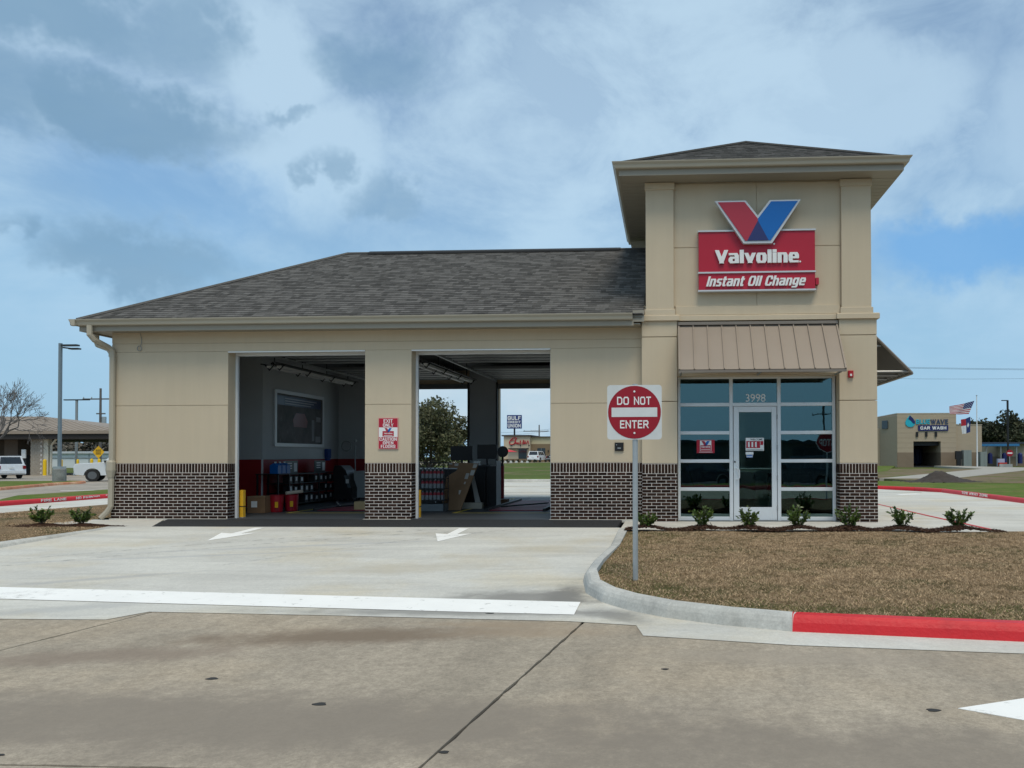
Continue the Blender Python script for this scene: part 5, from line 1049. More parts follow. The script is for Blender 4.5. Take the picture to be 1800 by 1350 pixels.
def limbs(mb, p, d, ln, r, depth, rng, spread=.6, up=.15, minr=.004, kids=(2, 3), n=5):
    q = p+d*ln; mid = p.lerp(q, .5)+Vector(rng.normal(0, ln*.05, 3)); mb.tube([p, mid, q], [r, r*.85, r*.68], n if depth > 2 else 4, caps=False)
    if depth <= 0: return
    for _ in range(int(rng.integers(kids[0], kids[1]+1))):
        nd = (d+Vector(rng.normal(0, spread, 3))+Vector((0, 0, up))).normalized(); limbs(mb, q if rng.random() < .6 else p.lerp(q, rng.uniform(.5, .95)), nd, ln*rng.uniform(.62, .88), max(r*.6, minr), depth-1, rng, spread, up, minr, kids, n)
def leafy(name, label, x, y, z, h, rx, n, ls, mat, seedv, group=None, trunk=.25, th=.3):
    rng = np.random.default_rng(seedv); t = thing(name, label, 'tree', (x, y, z), group=group); mb = MB(); mb.tube([(x, y, z-.3), (x+.1, y, z+h*th*.6), (x+.05, y, z+h*th)], [trunk*1.2, trunk, trunk*.85], 8)
    for k in range(5):
        a = 2*math.pi*k/5+rng.uniform(-.4, .4); limbs(mb, Vector((x+.05, y, z+h*th*.9)), Vector((math.cos(a)*.8, math.sin(a)*.8, .8)).normalized(), h*.22, trunk*.5, 2, rng, .45)
    mb.build('trunk', barkm, t); crown('crown', x, y, z+h*th*.75, h*(1-th*.7), rx, n, ls, mat, seedv+1, t, base=(x, y, z))
    return t
leafy('oak_tree', 'broad grey green live oak seen through the second bay', -4.4, 37.2, -.1, 5.75, 3.7, 19000, .19, oakm, 61, th=.10)
t = thing('bare_tree', 'bare winter tree with fine branches before the drive-through roof', 'tree', (-37.2, 37.6, -.3)); mb = MB(); rng = np.random.default_rng(77)
mb.tube([(-37.2, 37.6, -.5), (-37.1, 37.6, 1.4), (-37.0, 37.6, 2.4)], [.26, .2, .17], 8, caps=False)
for k in range(6):
    a = 2*math.pi*k/6+.4; limbs(mb, Vector((-37.0, 37.6, 1.6+.15*k)), Vector((math.cos(a)*.85, math.sin(a)*.85, .85)).normalized(), 1.75, .10, 6, rng, .40, .10, .011, (2, 3), 5)
mb.build('trunk', barkg, t)
k = 0
for (x, y, h, rx) in ((68.5, 128, 8.6, 5.0), (73.5, 126, 9.9, 6.2), (79, 128, 9.0, 6.5), (86, 128, 8.8, 6.5), (58.6, 112, 6.9, 2.6)):
    leafy('evergreen_tree', ('dark leafy tree, %s, behind the car wash lot' % ('nearest the flagpole', 'tallest and roundest', 'right of the lamp pole', 'at the picture edge', 'low one peeping above the side roof')[k]), x, y, 0, h, rx, 6000, .55, darkleaf, 90+k*3, 'dark trees behind the car wash', .3, .22); k += 1
k = 0
for x in np.arange(-112, -60, 5.5):
    leafy('far_tree', '%s grey brown tree from the left in the row far behind the drive-through' % ORD[k], float(x), 118+(k % 3)*4, -.3, 6.8+1.2*math.sin(k*2.1), 5.0, 1500, .7, brownleaf, 130+k*2, 'grey trees behind the drive-through', .2, .15); k += 1
# ------------------------------------------------------------------ vehicles (built at the origin, nose towards +X)
def wheel_arch(cx, r, z0, n=8): return [(cx+r*math.cos(a), z0+r*math.sin(a)) for a in np.linspace(0, math.pi, n)]
def car(name, label, cat, loc, rz, paint, kind='suv', group=None, col_low=None):
    t = thing(name, label, cat, loc, rz, group)
    if kind == 'suv': L, Wd, H, zb, wr, fx, rxx = 4.75, 1.88, 1.80, .98, .37, 1.45, -1.38; out = [(2.33, .42), (2.36, .75), (2.25, .96), (1.0, 1.05), (-2.28, 1.05), (-2.33, .62), (-2.36, .42)]; cab = [(.95, 1.04), (.35, 1.74), (-2.05, 1.76), (-2.26, 1.04)]; zt = 1.76
    elif kind == 'pickup': L, Wd, H, zb, wr, fx, rxx = 6.0, 2.03, 1.97, 1.15, .42, 1.95, -1.85; out = [(2.95, .55), (3.0, .95), (2.9, 1.18), (1.45, 1.27), (-.95, 1.27), (-.97, 1.30), (-2.93, 1.30), (-2.97, .70), (-3.0, .6)]; cab = [(1.4, 1.26), (.75, 1.92), (-.75, 1.92), (-.97, 1.26)]; zt = 1.92
    else: L, Wd, H, zb, wr, fx, rxx = 4.6, 1.8, 1.46, .9, .33, 1.35, -1.35; out = [(2.26, .35), (2.3, .62), (2.15, .80), (1.0, .95), (-1.6, .98), (-2.2, .95), (-2.28, .6), (-2.28, .35)]; cab = [(1.05, .94), (.3, 1.42), (-.9, 1.44), (-1.75, .97)]; zt = 1.42
    zl = out[0][1]-.08
    bot = [(-L/2+.08, zl)]+[p for p in wheel_arch(rxx, wr+.07, wr)[::-1]]+[p for p in wheel_arch(fx, wr+.07, wr)[::-1]]+[(L/2-.1, zl)]
    prof = bot+out; hw_ = Wd/2
    bm = bmesh.new()
    secs = []
    for y, s_ in ((-hw_, .0), (-hw_+.05, .045), (hw_-.05, .045), (hw_, .0)):
        ring_ = []
        for (px_, pz_) in prof:
            grow = s_; cxm, czm = 0, .75
            ring_.append(bm.verts.new((px_*(1+grow*.35), y, pz_+(grow*.5 if pz_ > .9 else 0))))
        secs.append(ring_)
    n = len(prof)
    for a, b_ in zip(secs[:-1], secs[1:]):
        for i in range(n): bm.faces.new((a[i], a[(i+1) % n], b_[(i+1) % n], b_[i]))
    bm.faces.new(secs[0]); bm.faces.new(secs[-1][::-1]); bmesh.ops.recalc_face_normals(bm, faces=bm.faces)
    me = bpy.data.meshes.new('body'); bm.to_mesh(me); bm.free(); me.materials.append(paint); link('body', me, t)
    # cabin
    ti = .16; b0 = hw_-.05; c = [(x, (b0 if z < 1.3 and i in (0, 3) else b0-ti), z) for i, (x, z) in enumerate(cab)]
    vs = [(x, -y, z) for x, y, z in c]+[(x, y, z) for x, y, z in c]
    MB().add(vs, [(0, 1, 2, 3), (7, 6, 5, 4), (0, 4, 5, 1), (1, 5, 6, 2), (2, 6, 7, 3), (3, 7, 4, 0)]).build('cabin', paint, t, local=True)
    P = [Vector(v) for v in vs]
    def face_q(a, b_, c_, d_, u0, u1, v0, v1, nm, mat, e=.008):
        A, B_, C_, D_ = P[a], P[b_], P[c_], P[d_]; nn = (B_-A).cross(D_-A).normalized(); cen = (A+B_+C_+D_)/4
        if nn.dot(cen-Vector((-.5, 0, 1.2))) < 0: nn = -nn
        f = lambda u, v: (A.lerp(B_, u)).lerp(D_.lerp(C_, u), v)+nn*e
        q = [f(u0, v0), f(u1, v0), f(u1, v1), f(u0, v1)]; MB().prism(q, nn*.004).build(nm, mat, t, local=True)
    tg = M('car_window', (.015, .018, .02), .06, 0, spec=.8)
    for s0 in (0, 4):
        seq = (s0+3, s0+0, s0+1, s0+2)
        cuts = {'suv': ((.03, .27), (.31, .58), (.62, .90)), 'pickup': ((.06, .42), (.47, .88)), 'sedan': ((.14, .48), (.52, .86))}[kind]
        for u0, u1 in cuts: face_q(*seq, u0, u1, .1, .86, 'side_window', tg)
    face_q(0, 4, 5, 1, .06, .94, .08, .92, 'windscreen', tg); face_q(3, 7, 6, 2, .08, .92, .15, .88, 'rear_window', tg)
    rm = M('wheel_rim', (.16, .165, .17), .4, .05, metal=.5)
    for x in (fx, rxx):
        for sy in (-1, 1):
            wh = MB(); wh.lathe([(wr*.62, -.11), (wr*.95, -.11), (wr, -.06), (wr, .06), (wr*.95, .11), (wr*.62, .11)], (x, sy*(hw_-.11), wr), 22, 'Y'); wo = wh.build('wheel', rubber, t, local=True)
            rr = MB(); rr.lathe([(0, -.02), (wr*.16, -.02), (wr*.16, .02), (0, .02)], (x, sy*(hw_-.0), wr), 12, 'Y')
            rr.lathe([(wr*.54, -.02), (wr*.62, -.02), (wr*.62, .02), (wr*.54, .02)], (x, sy*(hw_-.01), wr), 20, 'Y')
            for a in range(6): aa = a*math.pi/3; rr.tube([(x+wr*.12*math.cos(aa), sy*(hw_-.01), wr+wr*.12*math.sin(aa)), (x+wr*.58*math.cos(aa), sy*(hw_-.01), wr+wr*.58*math.sin(aa))], .03, 4)
            rr.build('rim', rm, wo, local=True)
    tl = M('tail_light', (.22, .01, .015), .2); hl = M('head_light', (.55, .57, .58), .15); bl = M('car_trim_black', (.02, .02, .02), .5)
    xe = -L/2; zt_ = cab[0][1]
    for sy in (-1, 1):
        MB().cbox(-.08, .08, 0, .02, -.13, .13, .01); MB().box(xe-.03, xe+.12, sy*(hw_-.13)-.09, sy*(hw_-.13)+.09, zt_-.28, zt_-.02).build('tail_light', tl, t, local=True)
        MB().box(L/2-.22, L/2+.03, sy*(hw_-.28)-.16, sy*(hw_-.28)+.16, zt_-.28, zt_-.12).build('head_light', hl, t, local=True)
        MB().box(cab[0][0]-.35, cab[0][0]-.15, sy*(hw_+.08)-.09, sy*(hw_+.08)+.09, zt_+.02, zt_+.17).build('wing_mirror', bl, t, local=True)
    MB().box(xe-.07, xe+.05, -hw_+.12, hw_-.12, .46, .64).build('rear_bumper', paint if kind == 'suv' else steel, t, local=True); MB().box(L/2-.05, L/2+.06, -hw_+.1, hw_-.1, .42, .62).build('front_bumper', paint if kind != 'pickup' else steel, t, local=True)
    MB().box(xe-.05, xe-.025, -.16, .16, .78, .90).build('number_plate', lwhite, t, local=True); MB().box(L/2+.0, L/2+.04, -.5, .5, .68, .82).build('grille', bl, t, local=True)
    if kind == 'suv':
        for sy in (-1, 1): MB().tube([(.25, sy*(hw_-.28), zt+.05), (-1.9, sy*(hw_-.28), zt+.06)], .02, 5).build('roof_rail', bl, t, local=True)
    if kind == 'pickup': MB().box(-2.9, -1.02, -hw_+.1, hw_-.1, 1.24, 1.36).build('bed_cover', bl, t, local=True)
    return t
pw = M('car_white', (.78, .79, .80), .25, .02, spec=.5, coat=.5); pdk = M('car_dark', (.02, .023, .028), .2, .02, coat=.6); psl = M('car_silver', (.5, .52, .53), .3, .02, metal=.4, coat=.4); pbl = M('car_blue_black', (.015, .02, .04), .2, .02, coat=.6)
car('suv', 'white station wagon SUV parked beside the stone drive-through column', 'car', (-39.75, 42.3, -.27), R(150), pw, 'suv')
car('pickup_truck', 'silver white pickup half hidden behind the building corner', 'truck', (-25.25, 36.5, -.27), R(206), M('truck_white', (.66, .68, .69), .3, .03, coat=.4), 'pickup')
car('suv', 'small white SUV parked in front of the restaurant', 'car', (-8.7, 110.5, .44), R(80), pw, 'suv')
car('sedan', 'dark car parked to the right of the white SUV at the restaurant', 'car', (-5.4, 111.5, .44), R(60), pdk, 'sedan')
car('suv', 'dark SUV mirrored in the right window panes, parked across the road', 'car', (19.6, -27.5, -.4), R(200), M('car_slate', (.05, .06, .075), .25, .02, coat=.6), 'suv')
car('sedan', 'dark car mirrored in the left window panes, parked across the road', 'car', (14.0, -28.0, -.4), R(185), pbl, 'sedan')
# ------------------------------------------------------------------ left background: bank drive-through
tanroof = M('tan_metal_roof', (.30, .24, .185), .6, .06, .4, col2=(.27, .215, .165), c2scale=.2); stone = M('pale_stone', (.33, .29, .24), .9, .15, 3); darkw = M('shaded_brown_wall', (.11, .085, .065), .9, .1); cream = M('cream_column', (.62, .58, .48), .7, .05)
DT = thing('drive_through', 'low tan hip roofed drive-through on stone columns behind the lamp island', 'building', (-47, 58, -.3))
ez, rz_ = 3.78, 5.45; x0, x1, y0, y1 = -64, -36.4, 52.0, 66.0
rf = MB().add([(x0, y0, ez), (x1, y0, ez), (x1, y1, ez), (x0, y1, ez), (x0+6, 59, rz_), (x1-13.5, 59, rz_)], [(0, 1, 5, 4), (1, 2, 5), (2, 3, 4, 5), (3, 0, 4)]); ro = rf.build('roof', tanroof, DT)
for i in range(44):
    xx = x0+.4+i*.63; tt = min(1, (xx-x0)/6, (x1-xx)/13.5)
    MB().tube([(xx, y0, ez+.02), (xx, y0+7*tt, ez+(rz_-ez)*tt+.02)], .025, 4).build('roof_seam', tanroof, ro)
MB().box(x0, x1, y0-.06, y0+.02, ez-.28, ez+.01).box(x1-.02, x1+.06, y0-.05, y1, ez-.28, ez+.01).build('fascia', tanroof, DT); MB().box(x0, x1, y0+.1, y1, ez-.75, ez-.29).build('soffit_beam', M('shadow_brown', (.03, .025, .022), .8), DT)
col_ = MB().box(-46.0, -44.95, 52.9, 54.0, -.4, 3.05).build('stone_column', mortar, DT)
for k in range(17):
    for q in range(3):
        a = -46.0+(q-.5*(k % 2))*.35; b_ = a+.34; a, b_ = max(a, -46.02), min(b_, -44.93)
        if b_-a > .05: MB().cbox(a, b_, 52.86, 52.905, -.3+k*.2, -.3+k*.2+.19, .006).build('stone_block', stone, col_)
MB().box(-44.9, -44.45, 53.0, 53.5, -.4, 3.05).build('cream_column', cream, DT); MB().tube([(-43.0, 52.6, 3.5), (-44.2, 53.1, 2.5), (-44.25, 53.1, -.2)], .10, 6).build('downspout', cream, DT)
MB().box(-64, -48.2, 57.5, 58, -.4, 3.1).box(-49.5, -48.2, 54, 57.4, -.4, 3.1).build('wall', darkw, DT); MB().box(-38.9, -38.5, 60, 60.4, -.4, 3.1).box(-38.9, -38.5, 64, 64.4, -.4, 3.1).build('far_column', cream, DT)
MB().box(-47.3, -46.7, 53.2, 53.6, -.3, 1.6).build('teller_unit', black, DT); MB().box(-47.0, -46.6, 53.0, 53.1, 1.3, 2.1).build('notice', lwhite, DT); MB().box(-51.2, -50.7, 53.9, 54, 1.3, 2.0).build('red_notice', M('dark_red', (.15, .01, .01), .5), DT)
bolly = M('bollard_yellow', (.80, .52, .01), .5, .06)
def bollard(x, y, h, r, lbl):
    t = thing('bollard', lbl, 'bollard', (x, y, -.3), group='yellow bollards by the drive-through'); MB().lathe([(r, -.3), (r, h-.35), (r*.7, h-.27), (0, h-.24)], (x, y, 0), 12).build('post', bolly, t); MB().lathe([(r*1.4, -.3), (r*1.3, -.26)], (x, y, 0), 12).build('collar', side_m, t)
for px, h, r, lbl in ((-44.1, 1.45, .15, 'yellow bollard in front of the cream column'), (-42.6, 1.45, .15, 'yellow bollard between the column and the lamp base'), (-41.0, 1.45, .1, 'thin yellow bollard just behind the lamp pole'), (-39.7, 1.5, .12, 'yellow bollard under the diamond sign, its left one'), (-39.0, 1.5, .12, 'yellow bollard under the diamond sign, its right one'), (-37.9, 1.5, .12, 'yellow bollard beside the pickup nose'), (-46.55, 1.4, .1, 'yellow bollard behind the white SUV')): bollard(px, 52.2 if px > -46 else 52.4, h, r, lbl)
ds = thing('diamond_sign', 'yellow diamond warning sign behind the bollards', 'road sign', (-39.3, 52.6, -.3)); MB().tube([(-39.3, 52.6, -.4), (-39.3, 52.6, 2.2)], .03, 6).build('post', steel, ds); MB().prism([(-39.3, 52.5, 1.25), (-38.75, 52.5, 1.85), (-39.3, 52.5, 2.42), (-39.85, 52.5, 1.85)], (0, .02, 0)).build('plate', M('warning_yellow', (.80, .45, .01), .5), ds)
for k in range(3): MB().box(-39.55, -39.05, 52.485, 52.498, 1.65+k*.17, 1.72+k*.17).build('text_line', black, ds)
# lamp on its concrete base
lp = thing('street_lamp', 'tall grey lamp pole on a round concrete base in the left grass island', 'street lamp', (-25.9, 31.0, -.15)); MB().lathe([(.37, -.2), (.37, .62), (.34, .66), (0, .66)], (-25.9, 31.0, 0), 18).build('concrete_base', concrete('base_concrete', (.25, .25, .24), (.2, .2, .19)), lp); MB().box(-26.15, -25.65, 30.75, 31.25, .662, .80).build('base_cover', steel, lp)
polem = M('lamp_pole_grey', (.20, .24, .27), .5, .05, metal=.2); MB().tube([(-25.9, 31, .8), (-25.9, 31, 8.55)], .11, 4).build('pole', polem, lp)
MB().box(-25.78, -24.75, 30.85, 31.15, 8.36, 8.46).build('lamp_head', M('lamp_head_dark', (.03, .035, .04), .4), lp); MB().box(-25.78, -25.15, 31.5, 31.8, 8.24, 8.33).tube([(-25.9, 31, 8.3), (-25.7, 31.6, 8.3)], .05, 6).build('lamp_head', M('lamp_head_dark', ()), lp)
lp2 = thing('street_lamp', 'double headed dark lamp pole rising behind the tan roof', 'street lamp', (-56.4, 72, -.3)); MB().tube([(-56.4, 72, -.4), (-56.4, 72, 8.0)], .14, 6).build('pole', alud, lp2); MB().box(-57.9, -54.9, 71.85, 72.15, 8.0, 8.12).build('lamp_head', black, lp2)
def power_pole(x, y, h, lbl, arm=2.2, z=-.3, cl=True):
    t = thing('power_pole', lbl, 'utility pole', (x, y, z)); MB().tube([(x, y, z), (x, y, h)], [.17, .12], 8).build('pole', barkg, t); MB().box(x-arm, x+arm*.6, y-.06, y+.06, h-1.35, h-1.2).build('crossarm', barkg, t)
    for xx in (-arm*.95, -arm*.5, arm*.55): MB().lathe([(.05, 0), (.07, .1), (.03, .2)], (x+xx, y, h-1.2), 6).build('insulator', steel, t)
    if cl: MB().lathe([(.25, 0), (.25, .8)], (x+.45, y, h-4.2), 10).build('transformer', steel, t); MB().box(x-.5, x+.6, y-.05, y+.05, h-3.1, h-2.95).build('lower_arm', barkg, t)
    return t
power_pole(-55.3, 74.4, 9.6, 'wooden power pole with crossarm left of the building corner'); power_pole(-13.6, 142, 7.7, 'thin power pole above the restaurant roof', 3.2, .5, False)
lw = thing('white_shed', 'long low white building beyond the drive-through grass', 'building', (-74, 110, -.3)); MB().box(-95, -62, 108, 112, -.4, 2.0).build('wall', M('shed_white', (.62, .64, .64), .6, .04), lw); MB().box(-95, -62, 107.95, 107.99, 1.15, 1.35).build('dark_band', alud, lw); MB().box(-95.2, -61.8, 107.6, 112.4, 2.0, 2.35).build('roof', M('shed_roof', (.5, .52, .54), .5), lw)
for i in range(6): MB().box(-92+i*5, -91.9+i*5, 107.93, 107.95, -.3, 1.9).build('panel_joint', alud, lw)
# ------------------------------------------------------------------ seen through the bays: restaurant, tall sign
RS = thing('restaurant', 'tan and brown restaurant with red script sign seen through the second bay', 'building', (-10, 119, .4)); rt = M('restaurant_tan', (.52, .43, .31), .9, .05, .5); rb_ = M('restaurant_brown', (.20, .145, .085), .9, .08, 1)
MB().box(-15.2, -10.8, 115, 124, .3, 4.75).build('tower_wall', rt, RS); MB().box(-10.79, 2, 116, 124, 3.45, 4.6).build('upper_wall', M('restaurant_buff', (.48, .42, .27), .9, .05), RS); MB().box(-10.79, 2, 116, 124, .3, 3.449).build('lower_wall', rb_, RS)
MB().box(-15.5, -10.5, 114.7, 124.2, 4.75, 4.95).box(-10.5, 2.2, 115.7, 124.2, 4.6, 4.72).build('cornice', M('cornice_dark', (.05, .04, .035), .6), RS); MB().box(-15.22, -10.78, 114.9, 115, .3, .95).build('stone_base', rb_, RS)
tg_ = M('dark_window', (.02, .03, .035), .1, 0, spec=.7)
MB().box(-12.7, -11.3, 114.93, 114.99, .35, 2.6).build('door', tg_, RS); MB().box(-14.3, -10.95, 114.2, 115, 2.62, 2.75).build('canopy', M('cornice_dark', ()), RS)
for x in (-9.7, -7.3, -4.9):
    wi = MB().box(x, x+1.35, 115.93, 115.99, 1.0, 2.75).build('window', tg_, RS); MB().box(x+.65, x+.7, 115.9, 115.929, 1.0, 2.75).build('mullion', alud, wi)
for x in (-14.0, -12.4, -11.0, -10.2, -7.9): MB().box(x, x+.16, 114.85 if x < -10.5 else 115.85, 114.99 if x < -10.5 else 115.99, 3.1 if x < -10.5 else 2.1, 3.3 if x < -10.5 else 2.4).build('wall_lamp', black, RS)
# script sign: a looping C then joined small letters
def script(pts, r, nm):
    P = [Vector((p[0], 114.9, p[1])) for p in pts]; S = []
    for i in range(len(P)-1):
        p0, p1, p2, p3 = P[max(i-1, 0)], P[i], P[i+1], P[min(i+2, len(P)-1)]
        for k in range(5):
            u = k/5; S.append(.5*((2*p1)+(p2-p0)*u+(2*p0-5*p1+4*p2-p3)*u*u+(3*p1-p0-3*p2+p3)*u**3))
    S.append(P[-1]); MB().tube(S, r, 6).build(nm, M('script_red', (.42, .02, .03), .4), RS)
script([(-13.2, 4.25), (-13.0, 4.4), (-13.4, 4.5), (-13.9, 4.2), (-14.2, 3.75), (-14.05, 3.4), (-13.6, 3.38), (-13.35, 3.6)], .085, 'script_letter_c'); script([(-13.9, 3.95), (-13.6, 4.1), (-13.3, 4.0)], .05, 'script_stroke')
script([(-13.35, 3.4), (-13.25, 4.15), (-13.15, 4.0), (-13.3, 3.4), (-13.1, 3.75), (-12.98, 3.42), (-12.88, 3.75), (-12.82, 3.42), (-12.6, 3.72), (-12.75, 3.5), (-12.6, 3.4), (-12.45, 3.5)], .055, 'script_letters'); script([(-12.45, 3.4), (-12.38, 4.05), (-12.3, 3.7), (-12.42, 3.6), (-12.25, 3.4)], .05, 'script_letters'); script([(-12.2, 3.62), (-12.05, 3.62)], .045, 'script_stroke')
script([(-12.0, 3.3), (-11.9, 4.0), (-11.75, 4.05), (-11.85, 3.7), (-11.8, 3.42), (-11.7, 3.7), (-11.65, 3.42), (-11.55, 4.0), (-11.5, 3.42)], .05, 'script_letters'); script([(-11.45, 3.62), (-11.32, 3.62)], .045, 'script_stroke'); script([(-11.35, 3.4), (-11.1, 4.0), (-10.98, 3.4)], .055, 'script_letters')
for k, (x, y, lbl) in enumerate(((-15.6, 108, 'red patio umbrella at the left jamb of the rear opening'), (-13.0, 108.5, 'red patio umbrella in front of the restaurant door'))):
    t = thing('patio_umbrella', lbl, 'umbrella', (x, y, .4), group='red umbrellas at the restaurant'); MB().lathe([(.03, 1.9), (1.35, 1.55), (1.3, 1.5), (.02, 1.8)], (x, y, .55), 8).build('canopy', M('umbrella_red', (.60, .05, .06), .7), t); MB().tube([(x, y, .4), (x, y, 2.45)], .03, 6).build('pole', steel, t)
for k in range(9):
    x = -15.3+k*.85; t = thing('hedge_shrub', '%s low dark shrub from the left along the restaurant kerb' % ORD[k], 'shrub', (x, 106, .38), group='low shrubs along the restaurant kerb'); MB().tube([(x, 106, .3), (x, 106, .7)], .03, 5).build('stem', barkm, t); crown('foliage', x, 106, .4, .55, .36, 260, .12, darkleaf, 300+k, t, 10, base=(x, 106, .38))
for k in range(7): x = -14.9+k*.86; tag(MB().prism([(x, 105.4, .36), (x+.42, 105.4, .36), (x+.30, 105.4, .66), (x+.1, 105.4, .7)], (0, .4, 0)).build('pale_rock', M('rock_pale', (.6, .6, .58), .9, .15, 5)), '%s pale rock from the left between the restaurant shrubs' % ORD[k], 'rock', 'pale rocks along the restaurant kerb')
sheet('restaurant_lot', [(-40, 107), (20, 107), (20, 130), (-40, 130)], .42, old_m, .4)
gs = thing('pole_sign', 'tall blue credit union sign on a pole above the restaurant roof', 'sign', (-16.6, 131.5, .4)); MB().box(-17.95, -15.2, 131.2, 131.7, 6.6, 9.15).build('cabinet', M('gulf_blue', (.015, .035, .17), .4), gs); MB().tube([(-16.6, 131.6, .3), (-16.6, 131.6, 6.6)], .16, 8).build('pole', black, gs)
for tx, z0, z1 in (('GULF', 8.2, 8.95), ('CREDIT', 7.62, 8.05), ('UNION', 6.8, 7.48)): lettering(tx, -17.8, -15.35, z0, z1, 131.19, .02, .2)[0].build('lettering', lwhite, gs)
tag(MB().box(9.6, 9.95, 12.0, 12.3, -.05, .75).build('grey_utility_box', alud), 'dark grey utility box behind the bay at the second opening edge', 'utility box')
# ------------------------------------------------------------------ right background: car wash
CW = thing('car_wash', 'tan block car wash with a dark tunnel opening beyond the red kerb', 'building', (45, 90, 0)); ct_ = M('carwash_block', (.40, .325, .235), .9, .06, 1.2, stretch=(1, 1, 3)); cbn = M('carwash_brown_block', (.22, .165, .115), .9, .1, 1)
y = 83.6
MB().box(40.75, 42.72, y, 97, 1.75, 6.55).box(46.05, 47.95, y, 97, 1.75, 6.55).box(42.72, 46.05, y, 84.2, 3.12, 6.55).box(42.72, 46.05, 84.2, 97, 4.4, 6.55).build('wall', ct_, CW)
MB().box(40.73, 42.72, y-.03, 97, -.2, 1.75).box(46.05, 47.97, y-.03, 97, -.2, 1.75).build('brown_base', cbn, CW)
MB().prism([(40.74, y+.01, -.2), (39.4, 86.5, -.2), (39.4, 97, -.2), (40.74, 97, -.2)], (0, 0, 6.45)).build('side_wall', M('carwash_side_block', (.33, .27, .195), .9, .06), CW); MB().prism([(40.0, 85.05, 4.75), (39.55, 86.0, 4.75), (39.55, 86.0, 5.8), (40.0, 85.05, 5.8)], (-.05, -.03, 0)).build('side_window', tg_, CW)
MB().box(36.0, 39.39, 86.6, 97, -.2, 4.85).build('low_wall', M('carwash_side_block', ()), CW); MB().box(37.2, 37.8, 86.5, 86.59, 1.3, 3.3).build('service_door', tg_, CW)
MB().box(47.98, 51.2, 84.0, 97, 1.75, 5.15).build('side_block', ct_, CW); MB().box(47.98, 51.22, 83.97, 97, -.2, 1.75).build('brown_base', cbn, CW)
MB().box(40.7, 48.0, y-.03, 97.05, 6.551, 6.65).box(47.99, 51.25, 83.95, 97, 5.151, 5.22).build('coping', M('coping_tan', (.45, .38, .29), .6), CW)
MB().box(42.72, 46.05, 96.5, 97, -.2, 4.4).box(42.7, 46.07, 84.3, 84.9, 2.6, 4.4).build('tunnel_wall', black, CW); MB().box(42.73, 46.04, 84, 96, -.2, .04).build('tunnel_floor', pavedark, CW)
for k, x in enumerate((43.0, 43.7, 44.6, 45.3)): MB().lathe([(.12, .05), (.35, .4), (.35, 2.2), (.1, 2.5)], (x, 86.5+k, 0), 10).build('wash_brush', M('brush_navy', (.01, .015, .04), .8), CW)
for k, x in enumerate((43.15, 44.28, 45.45)): MB().box(x-.13, x+.13, y-.16, y, 3.7, 4.3).build('wall_lamp', black, CW)
for zz in np.arange(2.3, 6.4, .62): MB().box(40.76, 42.71, y-.006, y, zz, zz+.02).box(46.06, 47.94, y-.006, y, zz, zz+.02).build('block_joint', cbn, CW)
# its signs
cs_ = thing('car_wash_sign', 'blue drop logo and lettering on the car wash front', 'sign', (43.5, y, 4.4)); tq = M('turquoise', (.02, .40, .52), .4); nv = M('navy_plate', (.012, .018, .11), .4)
dp = [(0, .75), (.35, .38), (.6, .0), (.62, -.3), (.42, -.6), (.1, -.72), (-.25, -.66), (-.52, -.4), (-.55, -.05), (-.35, .35)]
MB().prism([(42.3+a*1.02, y-.1, 5.62+b_) for a, b_ in dp], (0, .09, 0)).build('drop', tq, cs_); MB().prism([(42.3+a, y-.12, 5.62+b_) for a, b_ in ((-.02, .73), (.36, .38), (.61, 0), (.62, -.3), (.42, -.3), (.1, .05), (-.22, .28))], (0, .018, 0)).build('drop_wave', nv, cs_)
lettering('BLUE', 43.05, 44.75, 5.28, 5.85, y-.002, .10, .2)[0].build('lettering', tq, cs_); lettering('WAVE', 44.85, 46.95, 5.28, 5.85, y-.002, .10, .2)[0].build('lettering', M('wave_navy', (.05, .07, .13), .4), cs_)
MB().box(43.3, 46.95, y-.12, y-.001, 4.43, 5.12).build('plate', nv, cs_); lettering('CAR WASH', 43.55, 46.7, 4.58, 4.97, y-.121, .03, .22)[0].build('lettering', lwhite, cs_)
# vacuum lot at its right
vb = thing('vacuum_canopy', 'blue vacuum canopy right of the car wash', 'canopy', (53.5, 90, 0)); MB().box(51.4, 57.5, 88, 90.5, 2.55, 2.85).build('roof', M('canopy_blue', (.03, .16, .35), .5), vb); MB().box(51.3, 60, 90.6, 93, 2.9, 3.1).build('back_roof', M('canopy_dark', (.04, .05, .07), .5), vb)
for x in (51.6, 53.4, 55.2, 57.2): MB().tube([(x, 88.2, 0), (x, 88.2, 2.55)], .08, 6).build('post', alud, vb); MB().lathe([(.3, .3), (.3, 1.5), (.1, 1.7)], (x+.6, 88.6, 0), 10).build('vacuum_drum', nv, vb)
wl = thing('car_wash_annex', 'low tan block building at the picture edge behind the small sign', 'building', (62, 96, 0)); MB().box(56.4, 75, 92, 99, 1.2, 2.75).build('wall', ct_, wl); MB().box(56.4, 75, 91.97, 99, -.2, 1.2).build('brown_base', cbn, wl); MB().box(56.3, 75.1, 91.9, 99.1, 2.75, 2.85).build('coping', M('coping_tan', ()), wl)
ub = M('utility_green', (.22, .25, .24), .6, .05)
for k, (x, w_, h, lbl) in enumerate(((48.1, .95, 2.0, 'tall grey utility cabinet beside the car wash tunnel'), (50.1, .75, 1.8, 'grey utility cabinet behind the flagpole'))): t = thing('utility_cabinet', lbl, 'utility cabinet', (x+w_/2, 82, 0)); MB().box(x, x+w_, 81.6, 82.4, .0, h).build('body', ub, t); MB().box(x+.48, x+.5, 81.58, 81.6, .1, h-.1).build('door_gap', alud, t)
